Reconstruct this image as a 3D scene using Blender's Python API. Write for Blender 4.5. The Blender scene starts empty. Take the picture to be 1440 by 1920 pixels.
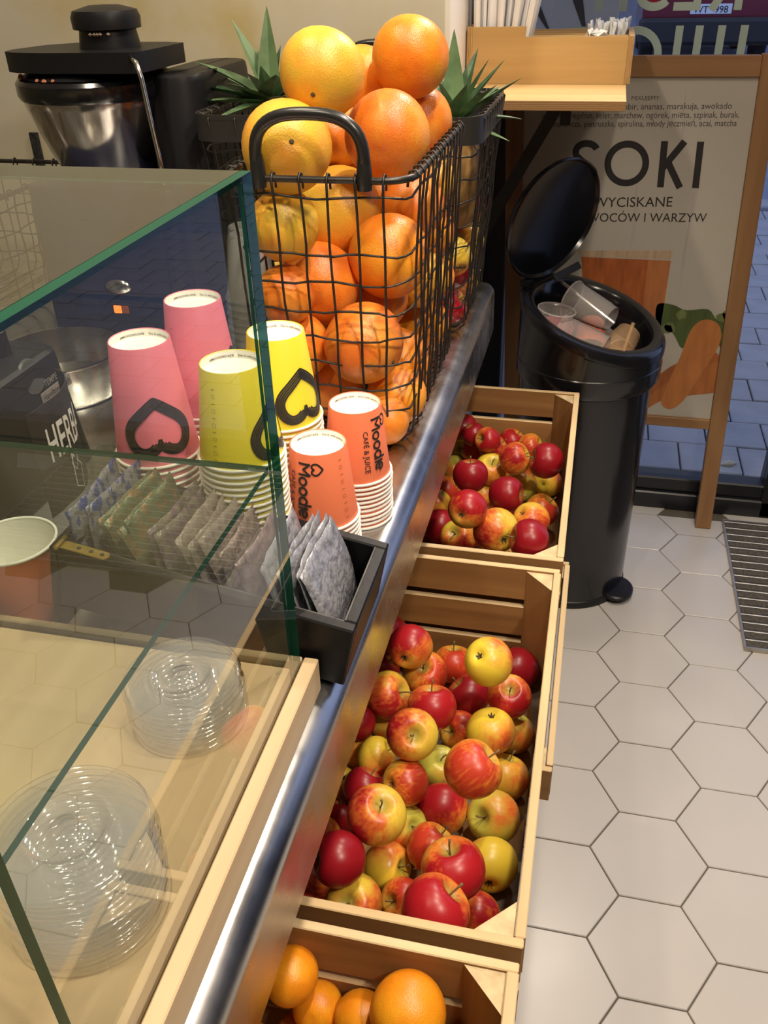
import bpy, bmesh, math, random
from mathutils import Vector, Matrix
random.seed(7)
S = bpy.context.scene
COL = S.collection
PI = math.pi

# ---------------------------------------------------------------- camera
CAM_R = Matrix(((0.97448, 0.22326, -0.02344), (0.10131, -0.53052, -0.8416), (-0.20033, 0.81774, -0.5396)))  # rows: right, down, forward
CAM_C = Vector((-0.17087, -1.79927, 1.47209))
FPX = 1636.0
cd = bpy.data.cameras.new('camera')
cd.sensor_fit = 'VERTICAL'
cd.sensor_height = 36.0
cd.lens = FPX / 1920.0 * 36.0
cd.clip_start = 0.02
cam = bpy.data.objects.new('camera', cd)
COL.objects.link(cam)
rt, dn, fw = CAM_R[0], CAM_R[1], CAM_R[2]
cam.matrix_world = Matrix(((rt[0], -dn[0], -fw[0], CAM_C[0]), (rt[1], -dn[1], -fw[1], CAM_C[1]), (rt[2], -dn[2], -fw[2], CAM_C[2]), (0, 0, 0, 1)))
S.camera = cam

# ---------------------------------------------------------------- world, lights, exposure
w = bpy.data.worlds.new('blue_dusk')
S.world = w
w.use_nodes = True
bg = w.node_tree.nodes['Background']
bg.inputs[0].default_value = (0.52, 0.61, 1.0, 1)
bg.inputs[1].default_value = 0.85
S.view_settings.view_transform = 'Standard'
S.view_settings.look = 'None'
S.view_settings.exposure = 0.18
S.view_settings.gamma = 1.0
S.view_settings.use_curve_mapping = False
S.cycles.transparent_max_bounces = 40
S.cycles.max_bounces = 10
S.cycles.glossy_bounces = 5


def spot(name, loc, aim, power, ang, color=(1, .86, .69), size=.05, blend=.35):
    ld = bpy.data.lights.new(name, 'SPOT')
    ld.energy = power
    ld.color = color
    ld.spot_size = math.radians(ang)
    ld.spot_blend = blend
    ld.shadow_soft_size = size
    o = bpy.data.objects.new(name, ld)
    COL.objects.link(o)
    o.location = loc
    o.rotation_euler = (Vector(aim) - Vector(loc)).to_track_quat('-Z', 'Y').to_euler()


def point_light(name, loc, power, r, color=(1, .86, .69)):
    ld = bpy.data.lights.new(name, 'POINT')
    ld.energy = power
    ld.color = color
    ld.shadow_soft_size = r
    o = bpy.data.objects.new(name, ld)
    COL.objects.link(o)
    o.location = loc


def area(name, loc, size, power, color, rot=(0, 0, 0)):
    ld = bpy.data.lights.new(name, 'AREA')
    ld.energy = power
    ld.color = color
    ld.shape = 'RECTANGLE'
    ld.size, ld.size_y = size
    o = bpy.data.objects.new(name, ld)
    COL.objects.link(o)
    o.location = loc
    o.rotation_euler = rot


spot('ceiling_spot_basket', (0.05, -0.55, 2.70), (-0.30, -0.60, 0.9), 62, 78)
spot('ceiling_spot_crates', (0.05, -1.30, 2.70), (-0.20, -1.25, 0.5), 62, 78)
spot('pendant_spot_window', (-0.10, 0.34, 2.20), (-0.42, -1.0, 0.95), 40, 92, size=.09, blend=.5)
point_light('fill_light_aisle', (0.55, -1.75, 2.35), 26, .09)  # unseen fill light added to brighten the ceiling mirrored in the steel edge
spot('ceiling_spot_counter', (-0.80, -1.75, 2.70), (-0.62, -1.4, 0.93), 29, 80)
spot('ceiling_spot_wall', (-0.95, -0.85, 2.70), (-0.95, -0.1, 1.3), 40, 90)
spot('ceiling_spot_aisle', (0.75, -2.1, 2.70), (0.35, -1.9, 0), 62, 95)

# ---------------------------------------------------------------- pixel -> point on a real plane (for measuring positions)
def ray(u, v):
    a, b = (u - 720) / FPX, (v - 960) / FPX
    return rt * a + dn * b + fw


def onz(u, v, z):
    d = ray(u, v)
    return CAM_C + d * ((z - CAM_C[2]) / d[2])


def ony(u, v, y):
    d = ray(u, v)
    return CAM_C + d * ((y - CAM_C[1]) / d[1])


# ---------------------------------------------------------------- objects
WLOC = {}


def link(o, parent=None):
    COL.objects.link(o)
    if parent is not None:
        o.parent = parent
    return o


def tag(o, label=None, cat=None, group=None, kind=None):
    if label: o['label'] = label
    if cat: o['category'] = cat
    if group: o['group'] = group
    if kind: o['kind'] = kind
    return o


def empty(name, loc, label, cat, group=None):
    o = bpy.data.objects.new(name, None)
    o.empty_display_size = .02
    link(o)
    o.location = loc
    WLOC[o] = Vector(loc)
    return tag(o, label, cat, group)


def mk(name, geo, mats, parent=None, smooth=False, origin=None, label=None):
    """geo = (verts, faces[, material index per face]) in world coordinates -> ONE mesh object"""
    vs, fs = geo[0], geo[1]
    o0 = Vector(origin) if origin is not None else (WLOC.get(parent, Vector((0, 0, 0))) if parent is not None else Vector((0, 0, 0)))
    me = bpy.data.meshes.new(name)
    me.from_pydata([tuple(Vector(v) - o0) for v in vs], [], fs)
    for m in (mats if isinstance(mats, (list, tuple)) else [mats]):
        me.materials.append(m)
    if len(geo) > 2:
        me.polygons.foreach_set('material_index', geo[2])
    if smooth:
        me.polygons.foreach_set('use_smooth', [True] * len(me.polygons))
        if smooth == 'auto':
            try:
                me.set_sharp_from_angle(angle=math.radians(35))
            except Exception:
                pass
    me.update()
    o = bpy.data.objects.new(name, me)
    link(o, parent)
    if parent is None:
        o.location = o0
        WLOC[o] = o0
    else:
        p0 = WLOC.get(parent, Vector((0, 0, 0)))
        o.location = o0 - p0
        WLOC[o] = o0
    if label: o['label'] = label
    return o


def struct(name, geo, m, parent=None, smooth=False):
    o = mk(name, geo, m, parent, smooth)
    if parent is None: o['kind'] = 'structure'
    return o


# ---------------------------------------------------------------- shapes
def join(*gs):
    V, F, M = [], [], []
    for g in gs:
        b = len(V)
        V += list(g[0])
        F += [tuple(i + b for i in f) for f in g[1]]
        M += list(g[2]) if len(g) > 2 else [0] * len(g[1])
    return V, F, M


def weld(g):
    idx, remap, V = {}, [], []
    for v in g[0]:
        k = (round(v[0], 6), round(v[1], 6), round(v[2], 6))
        if k not in idx:
            idx[k] = len(V); V.append(v)
        remap.append(idx[k])
    F = []
    for f in g[1]:
        u = []
        for i in f:
            if remap[i] not in u: u.append(remap[i])
        if len(u) > 2: F.append(tuple(u))
    return V, F


def xf(g, m):
    return ([m @ Vector(v) for v in g[0]],) + tuple(g[1:])


def setm(g, i):
    return g[0], g[1], [i] * len(g[1])


def box(x0, x1, y0, y1, z0, z1, b=0.0):
    """box with chamfered edges"""
    if b <= 0:
        v = [(x, y, z) for x in (x0, x1) for y in (y0, y1) for z in (z0, z1)]
        return v, [(0, 1, 3, 2), (4, 6, 7, 5), (0, 4, 5, 1), (2, 3, 7, 6), (0, 2, 6, 4), (1, 5, 7, 3)]
    X, Y, Z = (x0, x1), (y0, y1), (z0, z1)
    sg = (b, -b)
    V, idx = [], {}
    for i in (0, 1):
        for j in (0, 1):
            for k in (0, 1):
                for ax in range(3):
                    p = [X[i], Y[j], Z[k]]
                    for q, s in enumerate((i, j, k)):
                        if q != ax: p[q] += sg[s]
                    idx[i, j, k, ax] = len(V)
                    V.append(tuple(p))
    F = []
    for ax in range(3):
        o = [q for q in range(3) if q != ax]
        for s in (0, 1):
            c = []
            for (p, q) in ((0, 0), (1, 0), (1, 1), (0, 1)):
                t = [0, 0, 0]; t[ax] = s; t[o[0]] = p; t[o[1]] = q
                c.append(idx[t[0], t[1], t[2], ax])
            F.append(tuple(c))
    for ax in range(3):   # edges running along ax
        o = [q for q in range(3) if q != ax]
        for p in (0, 1):
            for q in (0, 1):
                t0 = [0, 0, 0]; t0[o[0]] = p; t0[o[1]] = q
                t1 = list(t0); t1[ax] = 1
                F.append((idx[(*t0, o[0])], idx[(*t1, o[0])], idx[(*t1, o[1])], idx[(*t0, o[1])]))
    for i in (0, 1):
        for j in (0, 1):
            for k in (0, 1):
                F.append((idx[i, j, k, 0], idx[i, j, k, 1], idx[i, j, k, 2]))
    return fixn(V, F, Vector(((x0 + x1) / 2, (y0 + y1) / 2, (z0 + z1) / 2)))


def fixn(V, F, c):
    out = []
    for f in F:
        p = [Vector(V[i]) for i in f]
        n = (p[1] - p[0]).cross(p[2] - p[0])
        m = sum(p, Vector()) / len(p)
        out.append(tuple(f) if n.dot(m - c) >= 0 else tuple(reversed(f)))
    return V, out


def lathe(prof, n=32, c=(0, 0, 0), closed=False, a0=0.0, a1=2 * PI):
    """prof: (r, z) pairs turned about z through c; r = 0 makes a pole"""
    V, F = [], []
    full = abs(a1 - a0 - 2 * PI) < 1e-6
    m = n if full else n + 1
    rows = []
    for r, z in prof:
        if r <= 1e-9:
            rows.append([len(V)] * m)
            V.append((c[0], c[1], c[2] + z))
        else:
            rows.append(list(range(len(V), len(V) + m)))
            for k in range(m):
                a = a0 + (a1 - a0) * k / n
                V.append((c[0] + r * math.cos(a), c[1] + r * math.sin(a), c[2] + z))
    pairs = list(zip(rows[:-1], rows[1:]))
    if closed: pairs.append((rows[-1], rows[0]))
    for A, B in pairs:
        for k in range(n):
            q = (A[k], A[(k + 1) % m], B[(k + 1) % m], B[k])
            u = []
            for i in q:
                if i not in u: u.append(i)
            if len(u) > 2: F.append(tuple(u))
    return V, F


def tube(pts, r, n=6, closed=False, caps=True):
    pts = [Vector(p) for p in pts]
    rs = r if isinstance(r, (list, tuple)) else [r] * len(pts)
    N = len(pts)
    V, F = [], []
    prev = None
    for i, p in enumerate(pts):
        if closed: t = pts[(i + 1) % N] - pts[i - 1]
        else: t = pts[min(i + 1, N - 1)] - pts[max(i - 1, 0)]
        if t.length < 1e-9: t = Vector((0, 0, 1))
        t.normalize()
        if prev is None:
            u = t.cross(Vector((0.123, 0.31, .95)))
            if u.length < .1: u = t.cross(Vector((1, 0, 0)))
        else:
            u = prev - t * prev.dot(t)
        u.normalize(); prev = u
        v = t.cross(u)
        for k in range(n):
            a = 2 * PI * k / n
            V.append(p + u * (rs[i] * math.cos(a)) + v * (rs[i] * math.sin(a)))
    for i in range(N if closed else N - 1):
        for k in range(n):
            a, b = i * n, ((i + 1) % N) * n
            F.append((a + k, a + (k + 1) % n, b + (k + 1) % n, b + k))
    if caps and not closed:
        F.append(tuple(reversed(range(n))))
        F.append(tuple(range((N - 1) * n, N * n)))
    return V, F


def prism(poly, h, m=None):
    """polygon in (a, b) extruded by h; m maps (a, b, c) to the world"""
    n = len(poly)
    V = [Vector((p[0], p[1], 0)) for p in poly] + [Vector((p[0], p[1], h)) for p in poly]
    F = [tuple(reversed(range(n))), tuple(range(n, 2 * n))] + [(i, (i + 1) % n, n + (i + 1) % n, n + i) for i in range(n)]
    if m is not None: V = [m @ v for v in V]
    return V, F


def ribbon(path, wd, closed=False):
    """flat band along a 2-D path -> 2-D verts (x, y, 0)"""
    N = len(path)
    V, F = [], []
    for i in range(N):
        a = Vector(path[(i - 1) % N] if closed else path[max(i - 1, 0)])
        b = Vector(path[(i + 1) % N] if closed else path[min(i + 1, N - 1)])
        t = (b - a)
        t = t.normalized() if t.length > 1e-9 else Vector((1, 0))
        nn = Vector((-t[1], t[0]))
        ww = wd[i] if isinstance(wd, (list, tuple)) else wd
        p = Vector(path[i])
        V += [(*(p + nn * ww / 2), 0), (*(p - nn * ww / 2), 0)]
    for i in range(N if closed else N - 1):
        j = (i + 1) % N
        F.append((2 * i, 2 * i + 1, 2 * j + 1, 2 * j))
    return V, F


def arc(cx, cy, rx, ry, a0, a1, n=20):
    return [(cx + rx * math.cos(math.radians(a0 + (a1 - a0) * i / n)), cy + ry * math.sin(math.radians(a0 + (a1 - a0) * i / n))) for i in range(n + 1)]


def dense(P, step, closed=True):
    out = []
    n = len(P)
    for i in range(n if closed else n - 1):
        a, b = Vector(P[i]), Vector(P[(i + 1) % n])
        m = max(1, int((b - a).length / step))
        for k in range(m): out.append(a + (b - a) * k / m)
    if not closed: out.append(Vector(P[-1]))
    return out


TX = {}


def text2d(s, bold=0.0):
    """lettering as flat 2-D mesh; returns verts (x, y), faces, width"""
    if (s, bold) in TX: return TX[s, bold]
    c = bpy.data.curves.new('lettering', 'FONT')
    c.body = s
    c.size = 1.0
    c.offset = bold
    c.resolution_u = 3
    o = bpy.data.objects.new('lettering', c)
    me = o.to_mesh()
    bm = bmesh.new()
    bm.from_mesh(me)
    bmesh.ops.triangulate(bm, faces=bm.faces[:])
    bm.verts.index_update()
    V = [(v.co.x, v.co.y) for v in bm.verts]
    F = [tuple(v.index for v in f.verts) for f in bm.faces]
    bm.free()
    o.to_mesh_clear()
    bpy.data.objects.remove(o)
    bpy.data.curves.remove(c)
    wd = max(v[0] for v in V) - min(v[0] for v in V)
    x0 = min(v[0] for v in V)
    TX[s, bold] = ([(v[0] - x0, v[1]) for v in V], F, wd)
    return TX[s, bold]


def map2d(g, fn):
    return [fn(v[0], v[1]) for v in g[0]], g[1]


# ---------------------------------------------------------------- materials
MATS = {}


def nt(name):
    m = bpy.data.materials.new(name)
    m.use_nodes = True
    n = m.node_tree
    return m, n, n.nodes['Principled BSDF'], n.nodes['Material Output']


def mat(name, col, rough=.5, metal=0.0, var=0.0, vscale=20, bump=0.0, bscale=200, spec=.5, stretch=(1, 1, 1), coat=0, trans=0, emis=None, estr=0, subs=0, rvar=0.0):
    if name in MATS: return MATS[name]
    m, n, p, o = nt(name)
    L = n.links
    p.inputs['Base Color'].default_value = (*col, 1)
    p.inputs['Roughness'].default_value = rough
    p.inputs['Metallic'].default_value = metal
    p.inputs['Specular IOR Level'].default_value = spec
    if coat:
        p.inputs['Coat Weight'].default_value = coat
        p.inputs['Coat Roughness'].default_value = .08
    if trans: p.inputs['Transmission Weight'].default_value = trans
    if subs:
        p.inputs['Subsurface Weight'].default_value = subs
        p.inputs['Subsurface Radius'].default_value = (.01, .005, .002)
    if emis:
        p.inputs['Emission Color'].default_value = (*emis, 1)
        p.inputs['Emission Strength'].default_value = estr
    if var or bump or rvar:
        tc = n.nodes.new('ShaderNodeTexCoord')
        mp = n.nodes.new('ShaderNodeMapping')
        mp.inputs['Scale'].default_value = stretch
        L.new(tc.outputs['Object'], mp.inputs[0])
        if var or rvar:
            nz = n.nodes.new('ShaderNodeTexNoise')
            nz.inputs['Scale'].default_value = vscale
            nz.inputs['Detail'].default_value = 5
            L.new(mp.outputs[0], nz.inputs['Vector'])
        if var:
            r = n.nodes.new('ShaderNodeValToRGB')
            r.color_ramp.elements[0].position = .3
            r.color_ramp.elements[1].position = .7
            r.color_ramp.elements[0].color = (*[c * (1 - var) for c in col], 1)
            r.color_ramp.elements[1].color = (*[min(1, c * (1 + var)) for c in col], 1)
            L.new(nz.outputs[0], r.inputs[0])
            L.new(r.outputs[0], p.inputs['Base Color'])
        if rvar:
            mr = n.nodes.new('ShaderNodeMapRange')
            mr.inputs[1].default_value = .3; mr.inputs[2].default_value = .7
            mr.inputs[3].default_value = rough - rvar; mr.inputs[4].default_value = rough + rvar
            L.new(nz.outputs[0], mr.inputs[0])
            L.new(mr.outputs[0], p.inputs['Roughness'])
        if bump:
            nb = n.nodes.new('ShaderNodeTexNoise')
            nb.inputs['Scale'].default_value = bscale
            nb.inputs['Detail'].default_value = 3
            L.new(mp.outputs[0], nb.inputs['Vector'])
            bp = n.nodes.new('ShaderNodeBump')
            bp.inputs['Strength'].default_value = bump
            bp.inputs['Distance'].default_value = .001
            L.new(nb.outputs[0], bp.inputs['Height'])
            L.new(bp.outputs[0], p.inputs['Normal'])
    MATS[name] = m
    return m


def wood(name, ca, cb, axis, rough=.55, scale=1.0, cc=None, bump=.25):
    """grain running along axis 0/1/2, a different cut for every object"""
    key = name + '_' + 'xyz'[axis]
    if key in MATS: return MATS[key]
    m, n, p, o = nt(key)
    L = n.links
    tc = n.nodes.new('ShaderNodeTexCoord')
    oi = n.nodes.new('ShaderNodeObjectInfo')
    ad = n.nodes.new('ShaderNodeVectorMath'); ad.operation = 'ADD'
    cm = n.nodes.new('ShaderNodeVectorMath'); cm.operation = 'SCALE'
    cx = n.nodes.new('ShaderNodeCombineXYZ')
    for i in range(3): L.new(oi.outputs['Random'], cx.inputs[i])
    L.new(cx.outputs[0], cm.inputs[0]); cm.inputs['Scale'].default_value = 7.3
    L.new(tc.outputs['Object'], ad.inputs[0]); L.new(cm.outputs[0], ad.inputs[1])
    mp = n.nodes.new('ShaderNodeMapping')
    sc = [38 * scale] * 3; sc[axis] = 2.4 * scale
    mp.inputs['Scale'].default_value = sc
    L.new(ad.outputs[0], mp.inputs[0])
    nz = n.nodes.new('ShaderNodeTexNoise')
    nz.inputs['Scale'].default_value = 1.0; nz.inputs['Detail'].default_value = 6; nz.inputs['Distortion'].default_value = .6
    L.new(mp.outputs[0], nz.inputs['Vector'])
    r = n.nodes.new('ShaderNodeValToRGB')
    r.color_ramp.elements[0].position = .28; r.color_ramp.elements[0].color = (*cb, 1)
    r.color_ramp.elements[1].position = .68; r.color_ramp.elements[1].color = (*ca, 1)
    L.new(nz.outputs[0], r.inputs[0])
    mx = n.nodes.new('ShaderNodeMix'); mx.data_type = 'RGBA'; mx.blend_type = 'MULTIPLY'
    mx.inputs[0].default_value = 1
    r2 = n.nodes.new('ShaderNodeMapRange'); r2.inputs[3].default_value = .84; r2.inputs[4].default_value = 1.08
    L.new(oi.outputs['Random'], r2.inputs[0])
    L.new(r.outputs[0], mx.inputs[6]); L.new(r2.outputs[0], mx.inputs[7])
    L.new(mx.outputs[2], p.inputs['Base Color'])
    p.inputs['Roughness'].default_value = rough
    bp = n.nodes.new('ShaderNodeBump'); bp.inputs['Strength'].default_value = bump; bp.inputs['Distance'].default_value = .0008
    L.new(nz.outputs[0], bp.inputs['Height']); L.new(bp.outputs[0], p.inputs['Normal'])
    MATS[key] = m
    return m


def clear(name, tint=(1, 1, 1), rough=.0, gain=1.0, bump=0.0, haze=0.0, ior=1.5, bscale=60, hazecol=(1, 1, 1)):
    """clear sheet: see-through with Fresnel gloss, a little haze"""
    if name in MATS: return MATS[name]
    m, n, p, o = nt(name)
    L = n.links
    n.nodes.remove(p)
    t = n.nodes.new('ShaderNodeBsdfTransparent'); t.inputs[0].default_value = (*tint, 1)
    g = n.nodes.new('ShaderNodeBsdfGlossy'); g.inputs['Roughness'].default_value = rough
    f = n.nodes.new('ShaderNodeFresnel'); f.inputs[0].default_value = ior
    mx = n.nodes.new('ShaderNodeMixShader')
    ml = n.nodes.new('ShaderNodeMath'); ml.operation = 'MULTIPLY'; ml.inputs[1].default_value = gain; ml.use_clamp = True
    ge = n.nodes.new('ShaderNodeNewGeometry')
    fr = n.nodes.new('ShaderNodeMath'); fr.operation = 'SUBTRACT'; fr.inputs[0].default_value = 1.0
    L.new(ge.outputs['Backfacing'], fr.inputs[1])
    mf = n.nodes.new('ShaderNodeMath'); mf.operation = 'MULTIPLY'
    L.new(f.outputs[0], mf.inputs[0]); L.new(fr.outputs[0], mf.inputs[1])
    L.new(mf.outputs[0], ml.inputs[0]); L.new(ml.outputs[0], mx.inputs[0])
    a = t
    if haze:
        d = n.nodes.new('ShaderNodeBsdfDiffuse'); d.inputs[0].default_value = (*hazecol, 1)
        h = n.nodes.new('ShaderNodeMixShader'); h.inputs[0].default_value = haze
        L.new(t.outputs[0], h.inputs[1]); L.new(d.outputs[0], h.inputs[2])
        a = h
    L.new(a.outputs[0], mx.inputs[1]); L.new(g.outputs[0], mx.inputs[2])
    L.new(mx.outputs[0], o.inputs['Surface'])
    if bump:
        tc = n.nodes.new('ShaderNodeTexCoord')
        nb = n.nodes.new('ShaderNodeTexNoise'); nb.inputs['Scale'].default_value = bscale
        L.new(tc.outputs['Object'], nb.inputs['Vector'])
        bp = n.nodes.new('ShaderNodeBump'); bp.inputs['Strength'].default_value = bump; bp.inputs['Distance'].default_value = .002
        L.new(nb.outputs[0], bp.inputs['Height'])
        L.new(bp.outputs[0], g.inputs['Normal']); L.new(bp.outputs[0], f.inputs['Normal'])
    MATS[name] = m
    return m


BLACK = mat('black_plastic', (.009, .009, .011), .42, spec=.35)
BLACKG = mat('black_gloss', (.008, .008, .01), .18, spec=.6)
INK = mat('black_print', (.02, .018, .018), .6)
WHITE = mat('white_card', (.86, .83, .77), .6)
# ================================================================ the setting
PLAS = mat('cream_wall_paint', (.62, .55, .38), .6, var=.06, vscale=3, bump=.15, bscale=90)


def stained_wall():
    m, n, p, o = nt('stained_cream_wall')
    L = n.links
    tc = n.nodes.new('ShaderNodeTexCoord')
    nz = n.nodes.new('ShaderNodeTexNoise'); nz.inputs['Scale'].default_value = 5.5; nz.inputs['Detail'].default_value = 7
    L.new(tc.outputs['Object'], nz.inputs['Vector'])
    d = n.nodes.new('ShaderNodeVectorMath'); d.operation = 'DISTANCE'; d.inputs[1].default_value = (-.98, 0, 1.40)
    L.new(tc.outputs['Object'], d.inputs[0])
    mr = n.nodes.new('ShaderNodeMapRange'); mr.inputs[1].default_value = .06; mr.inputs[2].default_value = .42; mr.inputs[3].default_value = .13; mr.inputs[4].default_value = 0
    L.new(d.outputs['Value'], mr.inputs[0])
    a = n.nodes.new('ShaderNodeMath'); a.operation = 'ADD'
    L.new(mr.outputs[0], a.inputs[0]); L.new(nz.outputs[0], a.inputs[1])
    r = n.nodes.new('ShaderNodeValToRGB')
    e = r.color_ramp.elements
    e[0].position = .46; e[0].color = (.70, .65, .51, 1)
    e[1].position = .86; e[1].color = (.60, .46, .16, 1)
    x = e.new(.66); x.color = (.68, .60, .40, 1)
    L.new(a.outputs[0], r.inputs[0]); L.new(r.outputs[0], p.inputs['Base Color'])
    p.inputs['Roughness'].default_value = .5
    nb = n.nodes.new('ShaderNodeTexNoise'); nb.inputs['Scale'].default_value = 70
    L.new(tc.outputs['Object'], nb.inputs['Vector'])
    bp = n.nodes.new('ShaderNodeBump'); bp.inputs['Strength'].default_value = .15; bp.inputs['Distance'].default_value = .002
    L.new(nb.outputs[0], bp.inputs['Height']); L.new(bp.outputs[0], p.inputs['Normal'])
    return m


WPAINT = mat('white_wall_paint', (.74, .72, .70), .6, bump=.1, bscale=90)
struct('wall_back', box(-2.60, -.472, 0, .06, 0, 2.8), stained_wall())
struct('wall_recess', box(-.53, -.4725, .061, .62, 0, 2.8), WPAINT)
struct('wall_left', box(-2.70, -2.60, -4.6, .06, 0, 2.8), PLAS)
struct('wall_right', box(2.30, 2.40, -4.6, .70, 0, 2.8), mat('dark_wall_paint', (.03, .03, .045), .6))
struct('wall_front', box(-2.70, 2.40, -4.70, -4.60, 0, 2.8), mat('grey_wall_paint', (.30, .28, .25), .6))
struct('ceiling', box(-2.70, 2.40, -4.70, .70, 2.8, 2.9), mat('ceiling_paint', (.66, .64, .60), .7))

# ---- floor: hexagonal tiles, each its own piece with recessed joints
GROUT = mat('dark_grout', (.10, .085, .065), .9)
floor = struct('floor', box(-2.70, 2.40, -4.70, .70, -.05, -.0035), GROUT)
TILE = mat('grey_glazed_tile', (.50, .475, .445), .30, var=.025, vscale=5, bump=.08, bscale=14, spec=.5, rvar=.03)
HS = .11                              # side of a hexagon
r3 = math.sqrt(3)


def hexgeo():
    b, rr = .0016, HS - .0014
    ring = lambda R, z: [(R * math.cos(k * PI / 3), R * math.sin(k * PI / 3), z) for k in range(6)]
    V = ring(rr, -.008) + ring(rr, -b) + ring(rr - b, 0)
    F = [(k, (k + 1) % 6, 6 + (k + 1) % 6, 6 + k) for k in range(6)] + [(6 + k, 6 + (k + 1) % 6, 12 + (k + 1) % 6, 12 + k) for k in range(6)] + [tuple(range(12, 18))]
    return V, F


hex0 = None
for i in range(-4, 9):
    for j in range(-16, 8):
        x = HS * (.5 + 1.5 * i)
        y = HS * r3 * (-.5 + j + .5 * (i % 2))
        if not (-.62 < x < 1.25 and -2.35 < y < .53): continue
        if x > .28 + HS * .2 and -.02 < y < .58 and x > .42: continue   # under the entrance mat
        if hex0 is None:
            hex0 = mk('floor_tile', hexgeo(), TILE, floor)
            t = hex0
        else:
            t = hex0.copy(); COL.objects.link(t)
        t.location = (x, y, random.uniform(-.0005, .0003))
        t.rotation_euler = (random.uniform(-.002, .002), random.uniform(-.002, .002), random.choice((0, 1, 2, 3, 4, 5)) * PI / 3)
# cut tiles along the window sill
for i in range(-4, 9):
    x = HS * (.5 + 1.5 * i)
    j = max(jj for jj in range(0, 8) if HS * r3 * (-.5 + jj + .5 * (i % 2)) < .53)
    y0 = HS * r3 * (.0 + j + .5 * (i % 2))
    if -.62 < x < 1.25 and .62 - y0 > .02:
        a = HS * .5 - .001
        d = min(.62 - y0 - .002, HS * r3 / 2)
        k = d / r3 
        mk('floor_tile', prism([(x - a, y0 + .0015), (x + a, y0 + .0015), (x + a + k, y0 + d), (x - a - k, y0 + d)], .0075, Matrix.Translation((0, 0, -.008))), TILE, floor)

# ---- window wall: black frame, glass, lettering
FRAME = mat('black_window_frame', (.012, .013, .016), .35)
GLASS = clear('window_glass', (.93, .96, .97), gain=.9)
win = empty('window_1', (0, .64, 0), None, None)
win['kind'] = 'structure'
mk('sill', join(box(-.472, .44, .615, .70, -.004, .055, .004), box(-.472, .44, .63, .69, .055, .10, .004)), FRAME, win)
mk('frame_post', box(-.472, -.395, .60, .70, 0, 2.8, .004), FRAME, win)
mk('frame_post', box(.405, .455, .615, .70, 0, 2.8, .004), FRAME, win)
mk('frame_head', box(-.395, .405, .615, .70, 2.72, 2.8, .004), FRAME, win)
mk('pane', box(-.395, .405, .645, .653, .10, 2.72), GLASS, win)
dr = empty('door_1', (1.3, .64, 0), None, None)
dr['kind'] = 'structure'
mk('frame_post', box(2.2, 2.30, .615, .70, 0, 2.8, .004), FRAME, dr)
mk('bottom_rail', box(.455, 2.2, .625, .69, .004, .10, .004), FRAME, dr)
mk('top_rail', box(.455, 2.2, .625, .69, 2.72, 2.8, .004), FRAME, dr)
mk('pane', box(.455, 2.2, .645, .653, .10, 2.72), GLASS, dr)

# lettering glued to the glass, to be read from the street (mirrored from here)
LET = mat('pale_green_lettering', (.42, .52, .46), .6)
SW = .0175


def letter(ch, w, h):
    P = []
    if ch == 'I': P = [([(0, 0), (0, h)], 0)]
    if ch == 'J': P = [([(w, h), (w, h * .3)] + arc(w / 2, h * .3, w / 2, h * .3 - SW / 2, 0, -180, 14), 0)]
    if ch == 'U': P = [([(0, h), (0, w / 2)] + arc(w / 2, w / 2, w / 2, w / 2 - SW / 2, 180, 360, 16) + [(w, h)], 0)]
    if ch == 'C': P = [(arc(h / 2, h / 2, h / 2 - SW / 2, h / 2 - SW / 2, 45, 315, 26), 0)]
    if ch == 'E': P = [([(0, 0), (0, h)], 0), ([(-SW / 2, h - SW / 2), (w, h - SW / 2)], 0), ([(0, h / 2), (w * .9, h / 2)], 0), ([(-SW / 2, SW / 2), (w, SW / 2)], 0)]
    if ch == 'F': P = [([(0, 0), (0, h)], 0), ([(-SW / 2, h - SW / 2), (w, h - SW / 2)], 0), ([(0, h * .48), (w * .9, h * .48)], 0)]
    if ch == 'H': P = [([(0, 0), (0, h)], 0), ([(w, 0), (w, h)], 0), ([(0, h / 2), (w, h / 2)], 0)]
    if ch == 'R': P = [([(0, 0), (0, h)], 0), ([(-SW / 2, h - SW / 2), (w * .5, h - SW / 2)] + arc(w * .5, h * .74, w * .5, h * .26 - SW / 2, 90, -90, 14) + [(0, h * .48 + SW / 2)], 0), ([(w * .35, h * .48), (w, 0)], 0)]
    if ch == 'S': P = [(arc(w / 2, h * .74, w / 2, h * .26 - SW / 2, 30, 270, 16) + arc(w / 2, h * .26, w / 2, h * .26 - SW / 2, 90, -150, 16), 0)]
    return join(*[([(v[0], v[1], -.00012 * i) for v in r[0]], r[1]) for i, r in enumerate(ribbon(p, SW) for p, _ in P)])


def glass_word(word, xs, ws, h, z0):
    for ch, x, wd in zip(word, xs, ws):       # x = where the letter starts; it runs towards -x (mirrored)
        g = letter(ch, wd, h)
        mk('letter', ([(x - v[0], .6445 + v[2], z0 + v[1]) for v in g[0]], g[1]), LET, win)


glass_word('JUICE', (.126 + .062, .076, -.019, -.052, -.215), (.062, .050, 0, .1, .055), .128, 1.183)
glass_word('FRESH', (.181, .103, .012, -.052, -.154), (.052, .058, .052, .066, .056), .128, 1.3415)
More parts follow.
